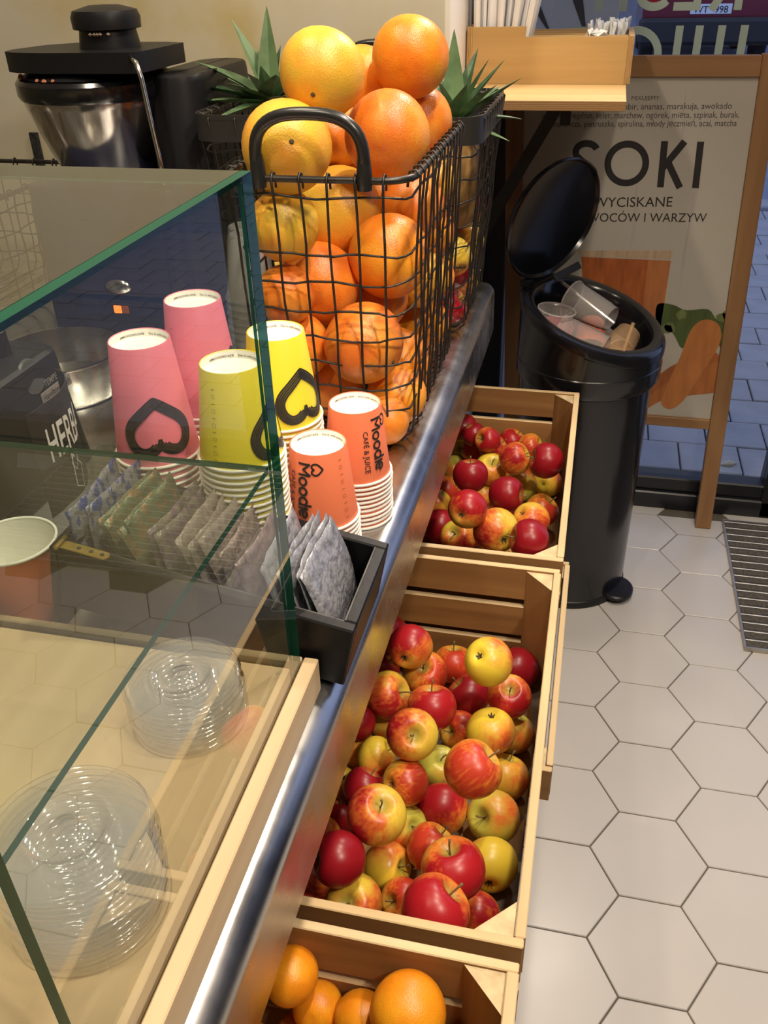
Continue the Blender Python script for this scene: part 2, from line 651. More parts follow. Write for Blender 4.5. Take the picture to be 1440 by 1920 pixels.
# ================================================================ outside: pavement, road, parked car
street = struct('street_ground', box(-6, 8, .70, 26, -.30, -.045), mat('street_asphalt', (.20, .23, .30), .5, var=.2, vscale=3))
SLAB = mat('grey_paving_slab', (.34, .34, .36), .75, var=.10, vscale=9, bump=.35, bscale=60)
pav = struct('street_pavement', box(-1.6, 2.6, .70, 4.6, -.044, -.034), mat('slab_joint', (.10, .10, .12), .9))
s0 = None
for i in range(-8, 13):
    for j in range(19):
        x, y = i * .2 + (.1 if j % 2 else 0), .80 + j * .2
        if s0 is None:
            s0 = mk('paving_slab', box(-.097, .097, -.097, .097, -.033, -.016, .003), SLAB, pav)
            s = s0
        else:
            s = s0.copy(); COL.objects.link(s)
        s.location = (x, y - 0, random.uniform(-.002, .002))
struct('street_kerb', box(-6, 8, 4.65, 4.85, -.30, -.02, .01), SLAB)
lf = tube([(.33, .95, -.010), (.36, .955, -.004), (.385, .97, -.009)], [.002, .012, .002], 6)
tag(mk('dry_leaf', lf, mat('pale_leaf', (.55, .5, .42), .8), origin=(.36, .955, -.015)), 'pale dry leaf lying on the paving outside the window', 'leaf')

FAC = mat('street_facade', (.22, .22, .25), .8, var=.15, vscale=2)
fc = struct('street_facade', box(-14, 18, 24, 25, -.05, 13), FAC)
wg = None
for i in range(-4, 6):
    for k in range(4):
        if wg is None:
            wg = mk('facade_window', box(-.7, .7, -.04, .02, -.9, .9, .03), mat('dark_facade_glass', (.03, .035, .05), .1), fc)
            o = wg
        else:
            o = wg.copy(); COL.objects.link(o)
        o.location = (i * 3 + 1, 23.99, 2 + k * 3)

RED = mat('dark_red_car_paint', (.16, .008, .02), .25, coat=.6)
car = empty('parked_car', (1.15, 13.6, -.045), 'dark red parked car seen from behind across the street', 'car')
ycar = 12.6
prof = [(0, .42), (.0, .95), (.10, 1.05), (.45, 1.50), (.9, 1.56), (2.3, 1.52), (3.0, 1.05), (4.1, .92), (4.3, .70), (4.3, .32), (.05, .32)]
M = Matrix(((0, 0, 1, .20), (1, 0, 0, ycar), (0, 1, 0, -.045), (0, 0, 0, 1)))
mk('body', prism(prof, 1.86, M), RED, car, smooth='auto')
mk('rear_bumper', box(.17, 2.09, ycar - .10, ycar + .3, .28, .62, .05), mat('black_bumper', (.015, .015, .018), .5), car)
mk('number_plate', box(.83, 1.37, ycar - .018, ycar - .001, .66, .78, .004), mat('number_plate_white', (.75, .78, .85), .4), car)
for s, x in (('WT', .87), ('998', 1.15)):
    g = text2d(s, .01)
    k = .098
    mk('plate_lettering', map2d(g, lambda u, v: (x + u * k * 1.2, ycar - .0195, .675 + v * k * 1.2)), INK, car)
for x in (.24, 1.86):
    mk('rear_light', box(x, x + .16, ycar - .02, ycar + .05, .78, 1.0, .01), mat('red_lamp_glass', (.4, .01, .01), .2), car)
mk('rear_window', box(.45, 1.81, ycar + .11, ycar + .13, 1.0, 1.42, .005), mat('dark_car_glass', (.02, .025, .03), .05), car)
for x in (.24, 1.80):
    for dy in (.75, 3.4):
        o = mk('wheel', xf(lathe([(0, -.1), (.2, -.1), (.30, -.09), (.32, -.06), (.32, .06), (.30, .09), (.2, .1), (0, .1)], 24), Matrix.Rotation(PI / 2, 4, 'Y')), mat('tyre_rubber', (.015, .015, .015), .8), car, origin=(0, 0, 0))
        o.location = Vector((x + .08, ycar + dy, .275)) - WLOC[car]
# pale board standing on the pavement behind the straws
bd = empty('leaning_board', (-.55, 1.25, -.015), 'pale board with dark strap pictures standing outside behind the straws', 'board')
mk('sheet', box(-1.05, -.16, 1.30, 1.32, -.015, 1.9, .002), mat('pale_board', (.55, .53, .56), .6), bd)
for pts in ([(-.50, 1.45), (-.43, 1.36), (-.36, 1.25)], [(-.30, 1.42), (-.285, 1.34), (-.25, 1.24)]):
    g = ribbon(pts, [.010, .03, .004])
    mk('printed_strap', ([(v[0], 1.2985, v[1]) for v in g[0]], g[1]), mat('dark_brown_print', (.06, .045, .045), .6), bd)
# ================================================================ counter
def steel():
    m, n, p, o = nt('brushed_steel')
    L = n.links
    tc = n.nodes.new('ShaderNodeTexCoord')
    mp = n.nodes.new('ShaderNodeMapping'); mp.inputs['Scale'].default_value = (500, 6, 500)
    L.new(tc.outputs['Object'], mp.inputs[0])
    nz = n.nodes.new('ShaderNodeTexNoise'); nz.inputs['Scale'].default_value = 1; nz.inputs['Detail'].default_value = 4
    L.new(mp.outputs[0], nz.inputs['Vector'])
    n2 = n.nodes.new('ShaderNodeTexNoise'); n2.inputs['Scale'].default_value = 14; n2.inputs['Detail'].default_value = 6
    L.new(tc.outputs['Object'], n2.inputs['Vector'])
    mr = n.nodes.new('ShaderNodeMapRange'); mr.inputs[1].default_value = .35; mr.inputs[2].default_value = .7; mr.inputs[3].default_value = .22; mr.inputs[4].default_value = .36
    L.new(n2.outputs[0], mr.inputs[0]); L.new(mr.outputs[0], p.inputs['Roughness'])
    bp = n.nodes.new('ShaderNodeBump'); bp.inputs['Strength'].default_value = .06; bp.inputs['Distance'].default_value = .0005
    L.new(nz.outputs[0], bp.inputs['Height']); L.new(bp.outputs[0], p.inputs['Normal'])
    p.inputs['Metallic'].default_value = 1
    p.inputs['Base Color'].default_value = (.56, .55, .54, 1)
    return m


STEEL = steel()
YE, YN = -.045, -2.75
pr = [(-1.9, .862), (-1.9, .9), (-.378, .9)]
pr += [(-.378 + .024 * math.sin(math.radians(a)), .876 + .024 * math.cos(math.radians(a))) for a in range(10, 91, 10)]
pr += [(-.353, .80), (-.357, .797), (-.361, .80), (-.361, .862)]
top = mk('steel_counter', prism(pr, YE - YN, Matrix(((1, 0, 0, 0), (0, 0, 1, YN), (0, 1, 0, 0), (0, 0, 0, 1)))), STEEL, smooth='auto', origin=(-1.1, -1.4, .862))
tag(top, 'stainless steel counter top with a rounded front edge above the fruit crates', 'counter')
cb = empty('counter_base', (-1.2, -1.4, 0), 'dark cabinet base under the steel counter behind the crates', 'cabinet')
DARKP = mat('dark_panel', (.03, .028, .027), .5)
mk('carcass', box(-1.85, -.60, YN, YE, .08, .8619, .004), DARKP, cb)
mk('plinth', box(-1.80, -.66, YN, YE, 0, .08), DARKP, cb)

# ---- glass display case on a wooden base
BIRCH_T, BIRCH_D = (.68, .51, .31), (.57, .41, .235)
BY = wood('birch', BIRCH_T, BIRCH_D, 1, .45, .6, bump=.1)
BX = wood('birch', BIRCH_T, BIRCH_D, 0, .45, .6, bump=.1)
BZ = wood('birch', BIRCH_T, BIRCH_D, 2, .45, .6, bump=.1)
case = empty('glass_display_case', (-.9, -1.6, .9), 'glass display case with green edges on a pale wooden base', 'display case')
mk('base_board', box(-1.60, -.3945, -2.60, -1.2555, .9002, .937, .001), BY, case)
mk('side_rail', box(-.3863, -.3728, -2.60, -1.2382, .9002, .937, .0012), BY, case)
mk('far_rail', box(-1.60, -.3880, -1.2465, -1.2382, .9002, .937, .0012), BX, case)
PANE = clear('clear_pane', (.945, .965, .945), gain=1.7, bump=.012, bscale=5)
EDGE = clear('green_pane_edge', (.04, .26, .17), .15, gain=.6, haze=.80, hazecol=(.006, .085, .050))


def pane(x0, x1, y0, y1, z0, z1):
    d = (x1 - x0, y1 - y0, z1 - z0)
    ax = d.index(min(d))
    V, F = box(x0, x1, y0, y1, z0, z1)
    F = fixn(V, F, Vector(((x0 + x1) / 2, (y0 + y1) / 2, (z0 + z1) / 2)))[1]
    M = []
    for f in F:
        a = [V[i][ax] for i in f]
        M.append(0 if max(a) - min(a) < 1e-9 else 1)
    return V, F, M


TZ = 1.357
PM = [PANE, EDGE]
mk('far_pane', pane(-1.55, -.3945, -1.2545, -1.2480, .905, TZ - .0078), PM, case)
mk('side_pane', pane(-.3940, -.3868, -1.6115, -1.2480, .905, TZ), PM, case)
mk('near_pane', pane(-1.55, -.3945, -1.6115, -1.6055, .9372, TZ - .0078), PM, case)
mk('top_pane', pane(-1.55, -.3945, -1.6115, -1.2480, TZ - .0075, TZ), PM, case)
mk('glass_shelf', pane(-1.55, -.3945, -1.6050, -1.2550, 1.1380, 1.1435), PM, case)

# ---- clear lids stacked inside the case and on the near board
LID = clear('clear_lid_plastic', (.985, .985, .985), .07, gain=2.4, haze=.05)


def lid_geo(r, k=1.0):
    p = [(r, 0), (r + .0012, .0012), (r - .001, .0045), (r - .003, .005), (r - .0045, .0015)]
    q = r - .0045
    n = 5
    for i in range(n):
        a = q - (q - .62 * r) * (i + .5) / n
        b = q - (q - .62 * r) * (i + 1) / n
        p += [(a, .0048), (b, .0022)]
    p += [(.55 * r, .0060), (.50 * r, .0062), (.48 * r, .0035), (.22 * r, .0035), (.20 * r, .0055), (0, .0055)]
    return lathe(p, 40)


NTH = ['topmost', 'second from the top', 'third from the top', 'fourth from the top', 'fifth from the top', 'sixth from the top', 'seventh from the top', 'eighth from the top', 'ninth from the top', 'tenth from the top']


def nth(k, n):
    if k == n - 1: return 'lowest'
    if k < 10: return NTH[k]
    return '%dth from the top' % (k + 1) if (k + 1) % 10 not in (1, 2, 3) or k < 20 else '%d%s from the top' % (k + 1, {1: 'st', 2: 'nd', 3: 'rd'}[(k + 1) % 10])


def lid_stack(cx, cy, z, r, n, label_top, label, group, dz=.0052):
    first = None
    for i in range(n):
        if first is None:
            first = mk('clear_lid', lid_geo(r), LID, smooth=True)  # each object is one clear ribbed lid
            o = first
        else:
            o = first.copy(); COL.objects.link(o)
        o.location = (cx + random.uniform(-.0015, .0015), cy + random.uniform(-.0015, .0015), z + i * dz)
        o.rotation_euler = (0, 0, random.uniform(0, 6))
        tag(o, label_top if i == n - 1 else label % nth(n - 1 - i, n), 'lid', group)


lid_stack(-.459, -1.326, .9374, .047, 9, 'top ribbed clear lid of the stack standing in the middle of the case floor', 'clear plastic lid, %s in the stack in the middle of the case', 'clear lids stacked in the middle of the case')
lid_stack(-.455, -1.500, .9374, .052, 13, 'top ribbed clear lid of the tall stack in the near corner of the case', 'clear plastic lid, %s in the tall stack in the near case corner', 'clear lids stacked in the near corner of the case', .0060)
# ================================================================ wooden crates
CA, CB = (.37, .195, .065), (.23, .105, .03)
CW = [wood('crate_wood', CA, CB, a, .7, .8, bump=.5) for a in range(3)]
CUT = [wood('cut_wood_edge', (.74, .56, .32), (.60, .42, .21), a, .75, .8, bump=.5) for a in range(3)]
ENDG = mat('rough_end_grain', (.62, .47, .27), .85, var=.22, vscale=60, bump=.9, bscale=160)


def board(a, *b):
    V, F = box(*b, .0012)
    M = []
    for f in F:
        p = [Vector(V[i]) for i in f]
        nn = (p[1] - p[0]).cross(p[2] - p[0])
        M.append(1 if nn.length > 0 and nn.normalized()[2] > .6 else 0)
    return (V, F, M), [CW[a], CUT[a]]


def crate(label, x0, x1, y0, y1, zt, zb, nb=3, posts=True):
    cr = empty('wooden_crate', ((x0 + x1) / 2, (y0 + y1) / 2, zb), label, 'crate')
    t = .0105
    gap = .014
    bh = (zt - zb - gap * (nb - 1)) / nb
    for k in range(nb):
        za = zb + k * (bh + gap)
        j = lambda: random.uniform(-.0012, .0012)
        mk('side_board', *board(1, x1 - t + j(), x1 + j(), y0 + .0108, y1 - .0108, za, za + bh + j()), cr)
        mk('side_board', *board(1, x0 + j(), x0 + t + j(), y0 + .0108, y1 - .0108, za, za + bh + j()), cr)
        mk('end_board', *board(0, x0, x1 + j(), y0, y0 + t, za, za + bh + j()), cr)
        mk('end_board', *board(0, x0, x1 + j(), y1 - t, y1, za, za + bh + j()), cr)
    n = 4
    wd = (x1 - x0 - 2 * t - .002) / n
    for k in range(n):
        a = x0 + t + .001 + k * wd
        mk('bottom_board', box(a + .002, a + wd - .002, y0 + t + .001, y1 - t - .001, zb + .002, zb + .010, .001), CW[1], cr)
    c = .042
    for sx, xx in ((1, x0 + t + .0004), (-1, x1 - t - .0004)):
        for sy, yy in ((1, y0 + t + .0004), (-1, y1 - t - .0004)):
            tri = [(xx, yy), (xx + sx * c, yy), (xx, yy + sy * c)]
            if sx * sy < 0: tri.reverse()
            V, F = prism(tri, zt - zb - .016, Matrix.Translation((0, 0, zb + .012)))
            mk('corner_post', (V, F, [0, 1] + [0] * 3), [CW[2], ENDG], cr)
    return cr


LINER = mat('grey_paper_liner', (.20, .15, .11), .8, bump=.6, bscale=40)
XC0 = -.575
crate('wooden crate of apples furthest away, beside the black bin', XC0, -.163, -.628, .022, .640, .425)
crate('wooden crate of apples in the middle of the row under the counter edge', XC0, -.1655, -1.2925, -.6505, .640, .425)
crate('wooden crate of oranges nearest the camera under the counter edge', XC0, -.168, -1.950, -1.3070, .640, .405)
crate('shallow lower crate sticking out beneath the middle apple crate', -.56, -.1475, -.850, -.290, .400, .330, nb=1)
crate('lower crate carrying the shallow one beneath the middle apple crate', -.56, -.190, -.850, -.290, .328, .16, nb=2)
crate('lower crate hidden beneath the orange crate', -.575, -.200, -1.90, -1.3, .400, .16)
crate('lower crate hidden beneath the far apple crate', -.575, -.215, -.27, -.02, .400, .16)
crate('bottom crate standing on the tiles under the middle crates', -.56, -.195, -.850, -.290, .155, .004)
crate('bottom crate standing on the tiles under the orange crate', -.575, -.200, -1.90, -1.3, .155, .004)
crate('bottom crate standing on the tiles under the far crate', -.575, -.215, -.27, -.02, .155, .004)
for lab, y0, y1, z in (('crumpled dark paper liner under the apples of the far crate', -.615, .010, .4365), ('crumpled dark paper liner under the apples of the middle crate', -1.279, -.664, .437)):
    V, F = [], []
    for i in range(13):
        for j in range(17):
            V.append((-.562 + .384 * i / 12, y0 + (y1 - y0) * j / 16, z + random.uniform(-.006, .001)))
    for i in range(12):
        for j in range(16):
            F.append((i * 17 + j, i * 17 + j + 17, i * 17 + j + 18, i * 17 + j + 1))
    tag(mk('paper_liner', (V, F), LINER, origin=(-.37, (y0 + y1) / 2, z)), lab, 'paper')

# ================================================================ apples


def apple_mat(key, bias, red=(.36, .012, .018), mid=(.70, .16, .03), yel=(.72, .50, .055), streak=.5, noise=.35):
    m, n, p, o = nt('apple_skin_' + key)
    L = n.links
    tc = n.nodes.new('ShaderNodeTexCoord')
    oi = n.nodes.new('ShaderNodeObjectInfo')
    nm = n.nodes.new('ShaderNodeVectorMath'); nm.operation = 'NORMALIZE'
    L.new(tc.outputs['Object'], nm.inputs[0])
    off = n.nodes.new('ShaderNodeVectorMath'); off.operation = 'ADD'
    cx = n.nodes.new('ShaderNodeCombineXYZ')
    ms = n.nodes.new('ShaderNodeMath'); ms.operation = 'MULTIPLY'; ms.inputs[1].default_value = 37
    L.new(oi.outputs['Random'], ms.inputs[0])
    for i in range(3): L.new(ms.outputs[0], cx.inputs[i])
    L.new(nm.outputs[0], off.inputs[0]); L.new(cx.outputs[0], off.inputs[1])
    dt = n.nodes.new('ShaderNodeVectorMath'); dt.operation = 'DOT_PRODUCT'; dt.inputs[1].default_value = (.95, 0, .12)
    L.new(nm.outputs[0], dt.inputs[0])
    mp = n.nodes.new('ShaderNodeMapping'); mp.inputs['Scale'].default_value = (9, 9, 1.1)
    L.new(off.outputs[0], mp.inputs[0])
    s1 = n.nodes.new('ShaderNodeTexNoise'); s1.inputs['Scale'].default_value = 1; s1.inputs['Detail'].default_value = 4
    L.new(mp.outputs[0], s1.inputs['Vector'])
    s2 = n.nodes.new('ShaderNodeTexNoise'); s2.inputs['Scale'].default_value = 1.6; s2.inputs['Detail'].default_value = 3
    L.new(off.outputs[0], s2.inputs['Vector'])

    def mul(a, k, add):
        q = n.nodes.new('ShaderNodeMath'); q.operation = 'MULTIPLY_ADD'; q.inputs[1].default_value = k
        L.new(a, q.inputs[0])
        if isinstance(add, (int, float)): q.inputs[2].default_value = add
        else: L.new(add, q.inputs[2])
        return q.outputs[0]
    v = mul(dt.outputs['Value'], .50, bias)
    v = mul(s1.outputs[0], streak, v)
    v = mul(s2.outputs[0], noise * 2, v)
    v = mul(v, 1.0, -(streak * .5 + noise))
    r = n.nodes.new('ShaderNodeValToRGB')
    e = r.color_ramp.elements
    e[0].position = .12; e[0].color = (*yel, 1)
    e[1].position = .86; e[1].color = (*red, 1)
    a = e.new(.40); a.color = (.5 * yel[0] + .5 * mid[0], .5 * yel[1] + .5 * mid[1], .05, 1)
    a = e.new(.58); a.color = (*mid, 1)
    L.new(v, r.inputs[0])
    # green tinge in the stem hollow, pale speckles
    sz = n.nodes.new('ShaderNodeSeparateXYZ'); L.new(tc.outputs['Object'], sz.inputs[0])
    ln = n.nodes.new('ShaderNodeVectorMath'); ln.operation = 'DISTANCE'; ln.inputs[1].default_value = (0, 0, .62)
    L.new(tc.outputs['Object'], ln.inputs[0])
    mr = n.nodes.new('ShaderNodeMapRange'); mr.inputs[1].default_value = .10; mr.inputs[2].default_value = .42; mr.inputs[3].default_value = .85; mr.inputs[4].default_value = 0
    L.new(ln.outputs['Value'], mr.inputs[0])
    mx = n.nodes.new('ShaderNodeMix'); mx.data_type = 'RGBA'
    L.new(mr.outputs[0], mx.inputs[0]); L.new(r.outputs[0], mx.inputs[6]); mx.inputs[7].default_value = (.36, .34, .07, 1)
    sp = n.nodes.new('ShaderNodeTexVoronoi'); sp.inputs['Scale'].default_value = 13
    L.new(off.outputs[0], sp.inputs['Vector'])
    m2 = n.nodes.new('ShaderNodeMapRange'); m2.inputs[1].default_value = .05; m2.inputs[2].default_value = .10; m2.inputs[3].default_value = .35; m2.inputs[4].default_value = 0
    L.new(sp.outputs['Distance'], m2.inputs[0])
    mx2 = n.nodes.new('ShaderNodeMix'); mx2.data_type = 'RGBA'
    L.new(m2.outputs[0], mx2.inputs[0]); L.new(mx.outputs[2], mx2.inputs[6]); mx2.inputs[7].default_value = (.72, .50, .18, 1)
    L.new(mx2.outputs[2], p.inputs['Base Color'])
    p.inputs['Roughness'].default_value = .33
    p.inputs['Specular IOR Level'].default_value = .45
    return m


AM = {
    'R': apple_mat('deep_red', .84, red=(.28, .007, .014), mid=(.50, .06, .02), streak=.35, noise=.35),
    'S': apple_mat('red', .64, red=(.40, .012, .018), streak=.5, noise=.4),
    'O': apple_mat('orange_red', .50, red=(.52, .045, .02), mid=(.74, .22, .03), streak=.8, noise=.35),
    'M': apple_mat('red_and_yellow', .38, yel=(.76, .56, .06), streak=.45, noise=.5),
    'Y': apple_mat('yellow', .10, yel=(.80, .58, .05), streak=.3, noise=.35),
    'G': apple_mat('yellow_green', .04, yel=(.58, .54, .08), streak=.3, noise=.35),
}
STEM = mat('apple_stem', (.20, .13, .05), .8)
CALYX = mat('apple_calyx', (.07, .05, .03), .9)


def apple_geo(seed):
    rnd = random.Random(seed)
    n, m = 26, 18
    sq, tp = rnd.uniform(.86, .94), rnd.uniform(.05, .14)
    lob = [rnd.uniform(.5, 1) for _ in range(5)]
    ph = rnd.uniform(0, 6)
    lean = rnd.uniform(-.05, .05)
    V, F = [], []
    for i in range(m + 1):
        t = PI * i / m
        for k in range(n):
            a = 2 * PI * k / n
            rho = math.sin(t) ** .9
            z = math.cos(t) * sq
            lobe = sum(lob[q] * max(0, math.cos(a - ph - q * 2 * PI / 5)) ** 3 for q in range(5))
            f = 1 - tp * (1 - math.cos(t)) * .5 + .035 * (lobe - .5) * (1 - math.cos(t)) * .5
            if t < PI / 2: z -= .40 * math.exp(-(rho / .30) ** 2)
            else: z += .24 * math.exp(-(rho / .24) ** 2)
            z += lean * rho * math.cos(a)
            V.append((rho * f * math.cos(a), rho * f * math.sin(a), z))
    for i in range(m):
        for k in range(n):
            F.append((i * n + k, (i + 1) * n + k, (i + 1) * n + (k + 1) % n, i * n + (k + 1) % n))
    return weld((V, F))


AP = {}


def apple(key, P, label, axis, spin, group=None):
    """axis = where the stem points; spin turns the red cheek"""
    x, y, z, r = P
    v = random.randint(0, 2)
    if (key, v) not in AP:
        o = mk('apple', apple_geo(hash_(key) * 3 + v), AM[key], smooth=True)
        mk('stem', tube([(0, 0, .50), (.01, .01, .72), (.06, .02, .95), (.13, .03, 1.12)], [.035, .03, .03, .045], 6), STEM, o, smooth=True)
        g = [tube([(.02 * math.cos(a), .02 * math.sin(a), -.66), (.10 * math.cos(a), .10 * math.sin(a), -.72), (.13 * math.cos(a), .13 * math.sin(a), -.80)], [.04, .035, .008], 4) for a in [i * 2 * PI / 5 for i in range(5)]]
        mk('calyx', join(*g), CALYX, o)
        AP[key, v] = o
    else:
        s = AP[key, v]
        o = s.copy(); COL.objects.link(o)
        for ch in s.children:
            c = ch.copy(); COL.objects.link(c); c.parent = o
    ax = Vector(axis).normalized()
    q = ax.to_track_quat('Z', 'Y').to_matrix().to_4x4()
    o.matrix_world = Matrix.Translation((x, y, z)) @ q @ Matrix.Rotation(spin, 4, 'Z') @ Matrix.Diagonal((r * 1.055, r * 1.055, r * 1.055, 1))
    for kk in ('group', 'label', 'category'):
        if kk in o: del o[kk]
    tag(o, label, 'apple', group)
    return o


def hash_(s): return ord(s[0])


def camdir(P, fx, fy):
    d = math.sqrt(max(0, 1 - fx * fx - fy * fy))
    f = (Vector(P[:3]) - CAM_C).normalized()
    r = f.cross(Vector((0, 0, 1))).normalized()
    dd = f.cross(r).normalized()
    return r * fx + dd * fy - f * d


def turn(P, axis, bx, by):
    """spin about the axis that brings the red cheek towards image direction (bx, by)"""
    ax = Vector(axis).normalized()
    q = ax.to_track_quat('Z', 'Y').to_matrix()
    want = q.transposed() @ camdir(P, bx, by)
    return math.atan2(want[1], want[0])


def pile(pack, rows, crate_word):
    for P, row in zip(pack, rows):
        key, feat, blush, lab = row.split('|')
        if feat:
            k, fx, fy = feat.split()
            d = camdir(P, float(fx), float(fy))
            ax = d if k == 's' else -d
        else:
            a = random.uniform(0, 2 * PI)
            ax = camdir(P, .96 * math.cos(a), -.96 * abs(math.sin(a)))
        bx, by = map(float, blush.split()) if blush else (random.uniform(-.6, .6), random.uniform(-.6, .6))
        apple(key, P, lab, ax, turn(P, ax, bx, by))


ROWS_C2 = """S|c -.35 .6|-.5 -.3|red apple half in shade at the back of the middle crate, left of centre
R||0 0|deep red apple in the back left corner of the middle crate beneath the counter
O|s -.12 -.4|.5 .2|orange-yellow apple with stem hollow on top, in the second row of the middle crate
O||0 -.3|plain orange-red apple touching the left side of the big yellow apple
Y|c -.45 -.25|.5 -.75|big yellow apple showing its calyx, on top at the back of the middle crate
R||.2 .2|red apple behind the right side of the big yellow apple
R||-.2 0|small red apple behind the counter edge, second from the back left of the middle crate
M|s .85 -.15|-.4 .7|dull red and yellow apple with its stem pointing right, by the counter edge
S||.3 .1|bright red apple with a shiny highlight in front of the orange-yellow apple
R||0 0|deep crimson apple in the centre, in front of the big yellow apple
S|s 0 -.45|.2 .4|red striped apple with an upright dark stem by the right wall of the middle crate
R||0 0|dark red apple in the counter's shade halfway down the left of the middle crate
G||-.7 .7|plain yellow-green apple left behind the dull red-green apple
M|s .08 .05|-.5 -.2|dull red-green apple facing up with its stem hollow in the middle
O|s -.7 .1|.6 -.3|red and yellow apple with a long stem pointing left, behind the yellow-orange one
Y|c 0 -.75|.65 .3|yellow apple with an orange-red cheek, near the right wall of the middle crate
G||.6 .6|yellow-green apple between the right wall and the yellow apple with an orange-red cheek
Y||-.6 .6|greenish yellow apple at the counter edge, left one of a touching pair
Y||.2 .85|yellow apple with a red underside, right one of a touching pair
G|s .2 -.5|.8 .4|small yellow-green apple with a dark stem behind the biggest orange-red apple
O||-.1 .1|biggest orange-red streaked apple, on top near the right of the middle crate
Y||.7 -.5|plain yellow apple wedged between the biggest orange-red apple and the crate wall
O|c -.75 .1|.4 .2|orange-red apple showing its calyx on the left, in the centre of the middle crate
R||0 0|crimson apple left behind the red and yellow apple with a dark curved stem
Y|c .3 -.4|-.2 .8|small yellow apple with orange base cut off by the counter edge
M|s .25 -.42|-.6 -.1|red and yellow apple with a dark curved stem, large, left of centre
G|s .5 .05|-.6 .5|small yellow-green apple with a thin stem squeezed between two larger ones
S|c -.1 .85|-.5 -.5|red apple with a yellow lower side and its calyx downwards
G|s -.6 .1|.3 -.3|olive yellow apple with a stem pointing left, by the right crate wall
R||0 0|dark red plain apple, half shaded by the counter, near the front left
Y|s .8 .1|.4 -.75|yellow apple with its stem end turned right, near the front
O||0 -.3|orange-yellow apple hidden behind the red apple with a yellow shoulder
S|s -.2 -.75|.5 .4|large red apple with a yellow left shoulder and a grey stem on top
Y|c 0 .8|-.2 .8|pale yellow-orange apple by the right wall with its calyx low down
M|s -.3 0|-.2 .3|red and cream striped apple facing up with a short stem, by the front board
O|s -.7 .1|.4 -.3|orange-yellow apple with a stem pointing left, behind the front red apple
S|s .65 -.65|-.1 .2|largest dark red apple lying against the front board of the middle crate
M||.5 -.3|yellow apple with a pink cheek in the front right corner of the middle crate
M||-.2 .6|red and yellow apple in the front left corner under the counter edge
O||-.6 .2|small orange-red apple cut off by the counter edge near the front
R||0 0|small crimson apple deep between the larger ones near the counter edge""".split('\n')
ROWS_C1 = """R||0 0|crimson apple at the back left of the far crate, highest under the counter
R||0 0|small crimson apple behind the crimson one at the back left of the far crate
G|s -.1 -.1|.9 .1|green apple facing up at the left of the far crate
O||.2 .1|dull orange-red apple right of the green apple in the far crate
S|s -.75 -.1|.2 .2|red apple with a stem on its left in the back row of the far crate
S||-.2 -.6|red apple with a yellow underside in the second row of the far crate
S||0 -.2|red apple in the middle of the back row of the far crate
O||-.2 .5|peach coloured apple at the right of the back row of the far crate
M||.4 -.4|red apple, yellow at lower left, beside the big deep red one in the far crate
R||0 0|big deep red apple by the right wall of the far crate
Y|s .1 -.6|.3 .8|yellow apple with red base and stem hollow upwards amid the far crate
R||0 0|shiny deep red apple in front of the green apple of the far crate
G|s .3 -.6|-.5 .6|green-yellow apple with a dark stem behind the shiny deep red one
G|s 0 .15|.3 -.8|yellow-green apple facing the camera with a deep stem hollow, far crate
Y|c -.35 .2|.5 -.5|yellow apple with red shoulder and visible calyx by the far crate's right wall
R||0 0|heart-shaped red apple in the centre of the far crate
Y||.2 .7|yellow-orange apple behind the heart-shaped red apple
S|c -.35 .35|0 -.3|large red apple with its calyx facing left, left of centre in the far crate
O||-.2 .2|orange-red apple at the left edge of the far crate, in the middle
Y||.2 -.6|yellowish apple cut off by the counter edge of the far crate
O||.3 .3|orange-red apple by the right wall in the front part of the far crate
O|c -.6 -.4|-.2 .3|orange-red apple with a yellow right end and its calyx at upper left
R||0 0|red apple deep behind the yellow-cheeked one in the far crate
M|c .45 .5|-.75 .3|large apple, dark red with a bright yellow cheek, at the front of the far crate
R||0 0|shiny crimson apple in the front right corner of the far crate
R||.3 -.2|crimson apple at the left in the front part of the far crate
M|s -.35 -.35|0 .6|pale pink and yellow apple with long stem at the far crate's front board
R||0 0|crimson apple deep in a gap at the front of the far crate""".split('\n')
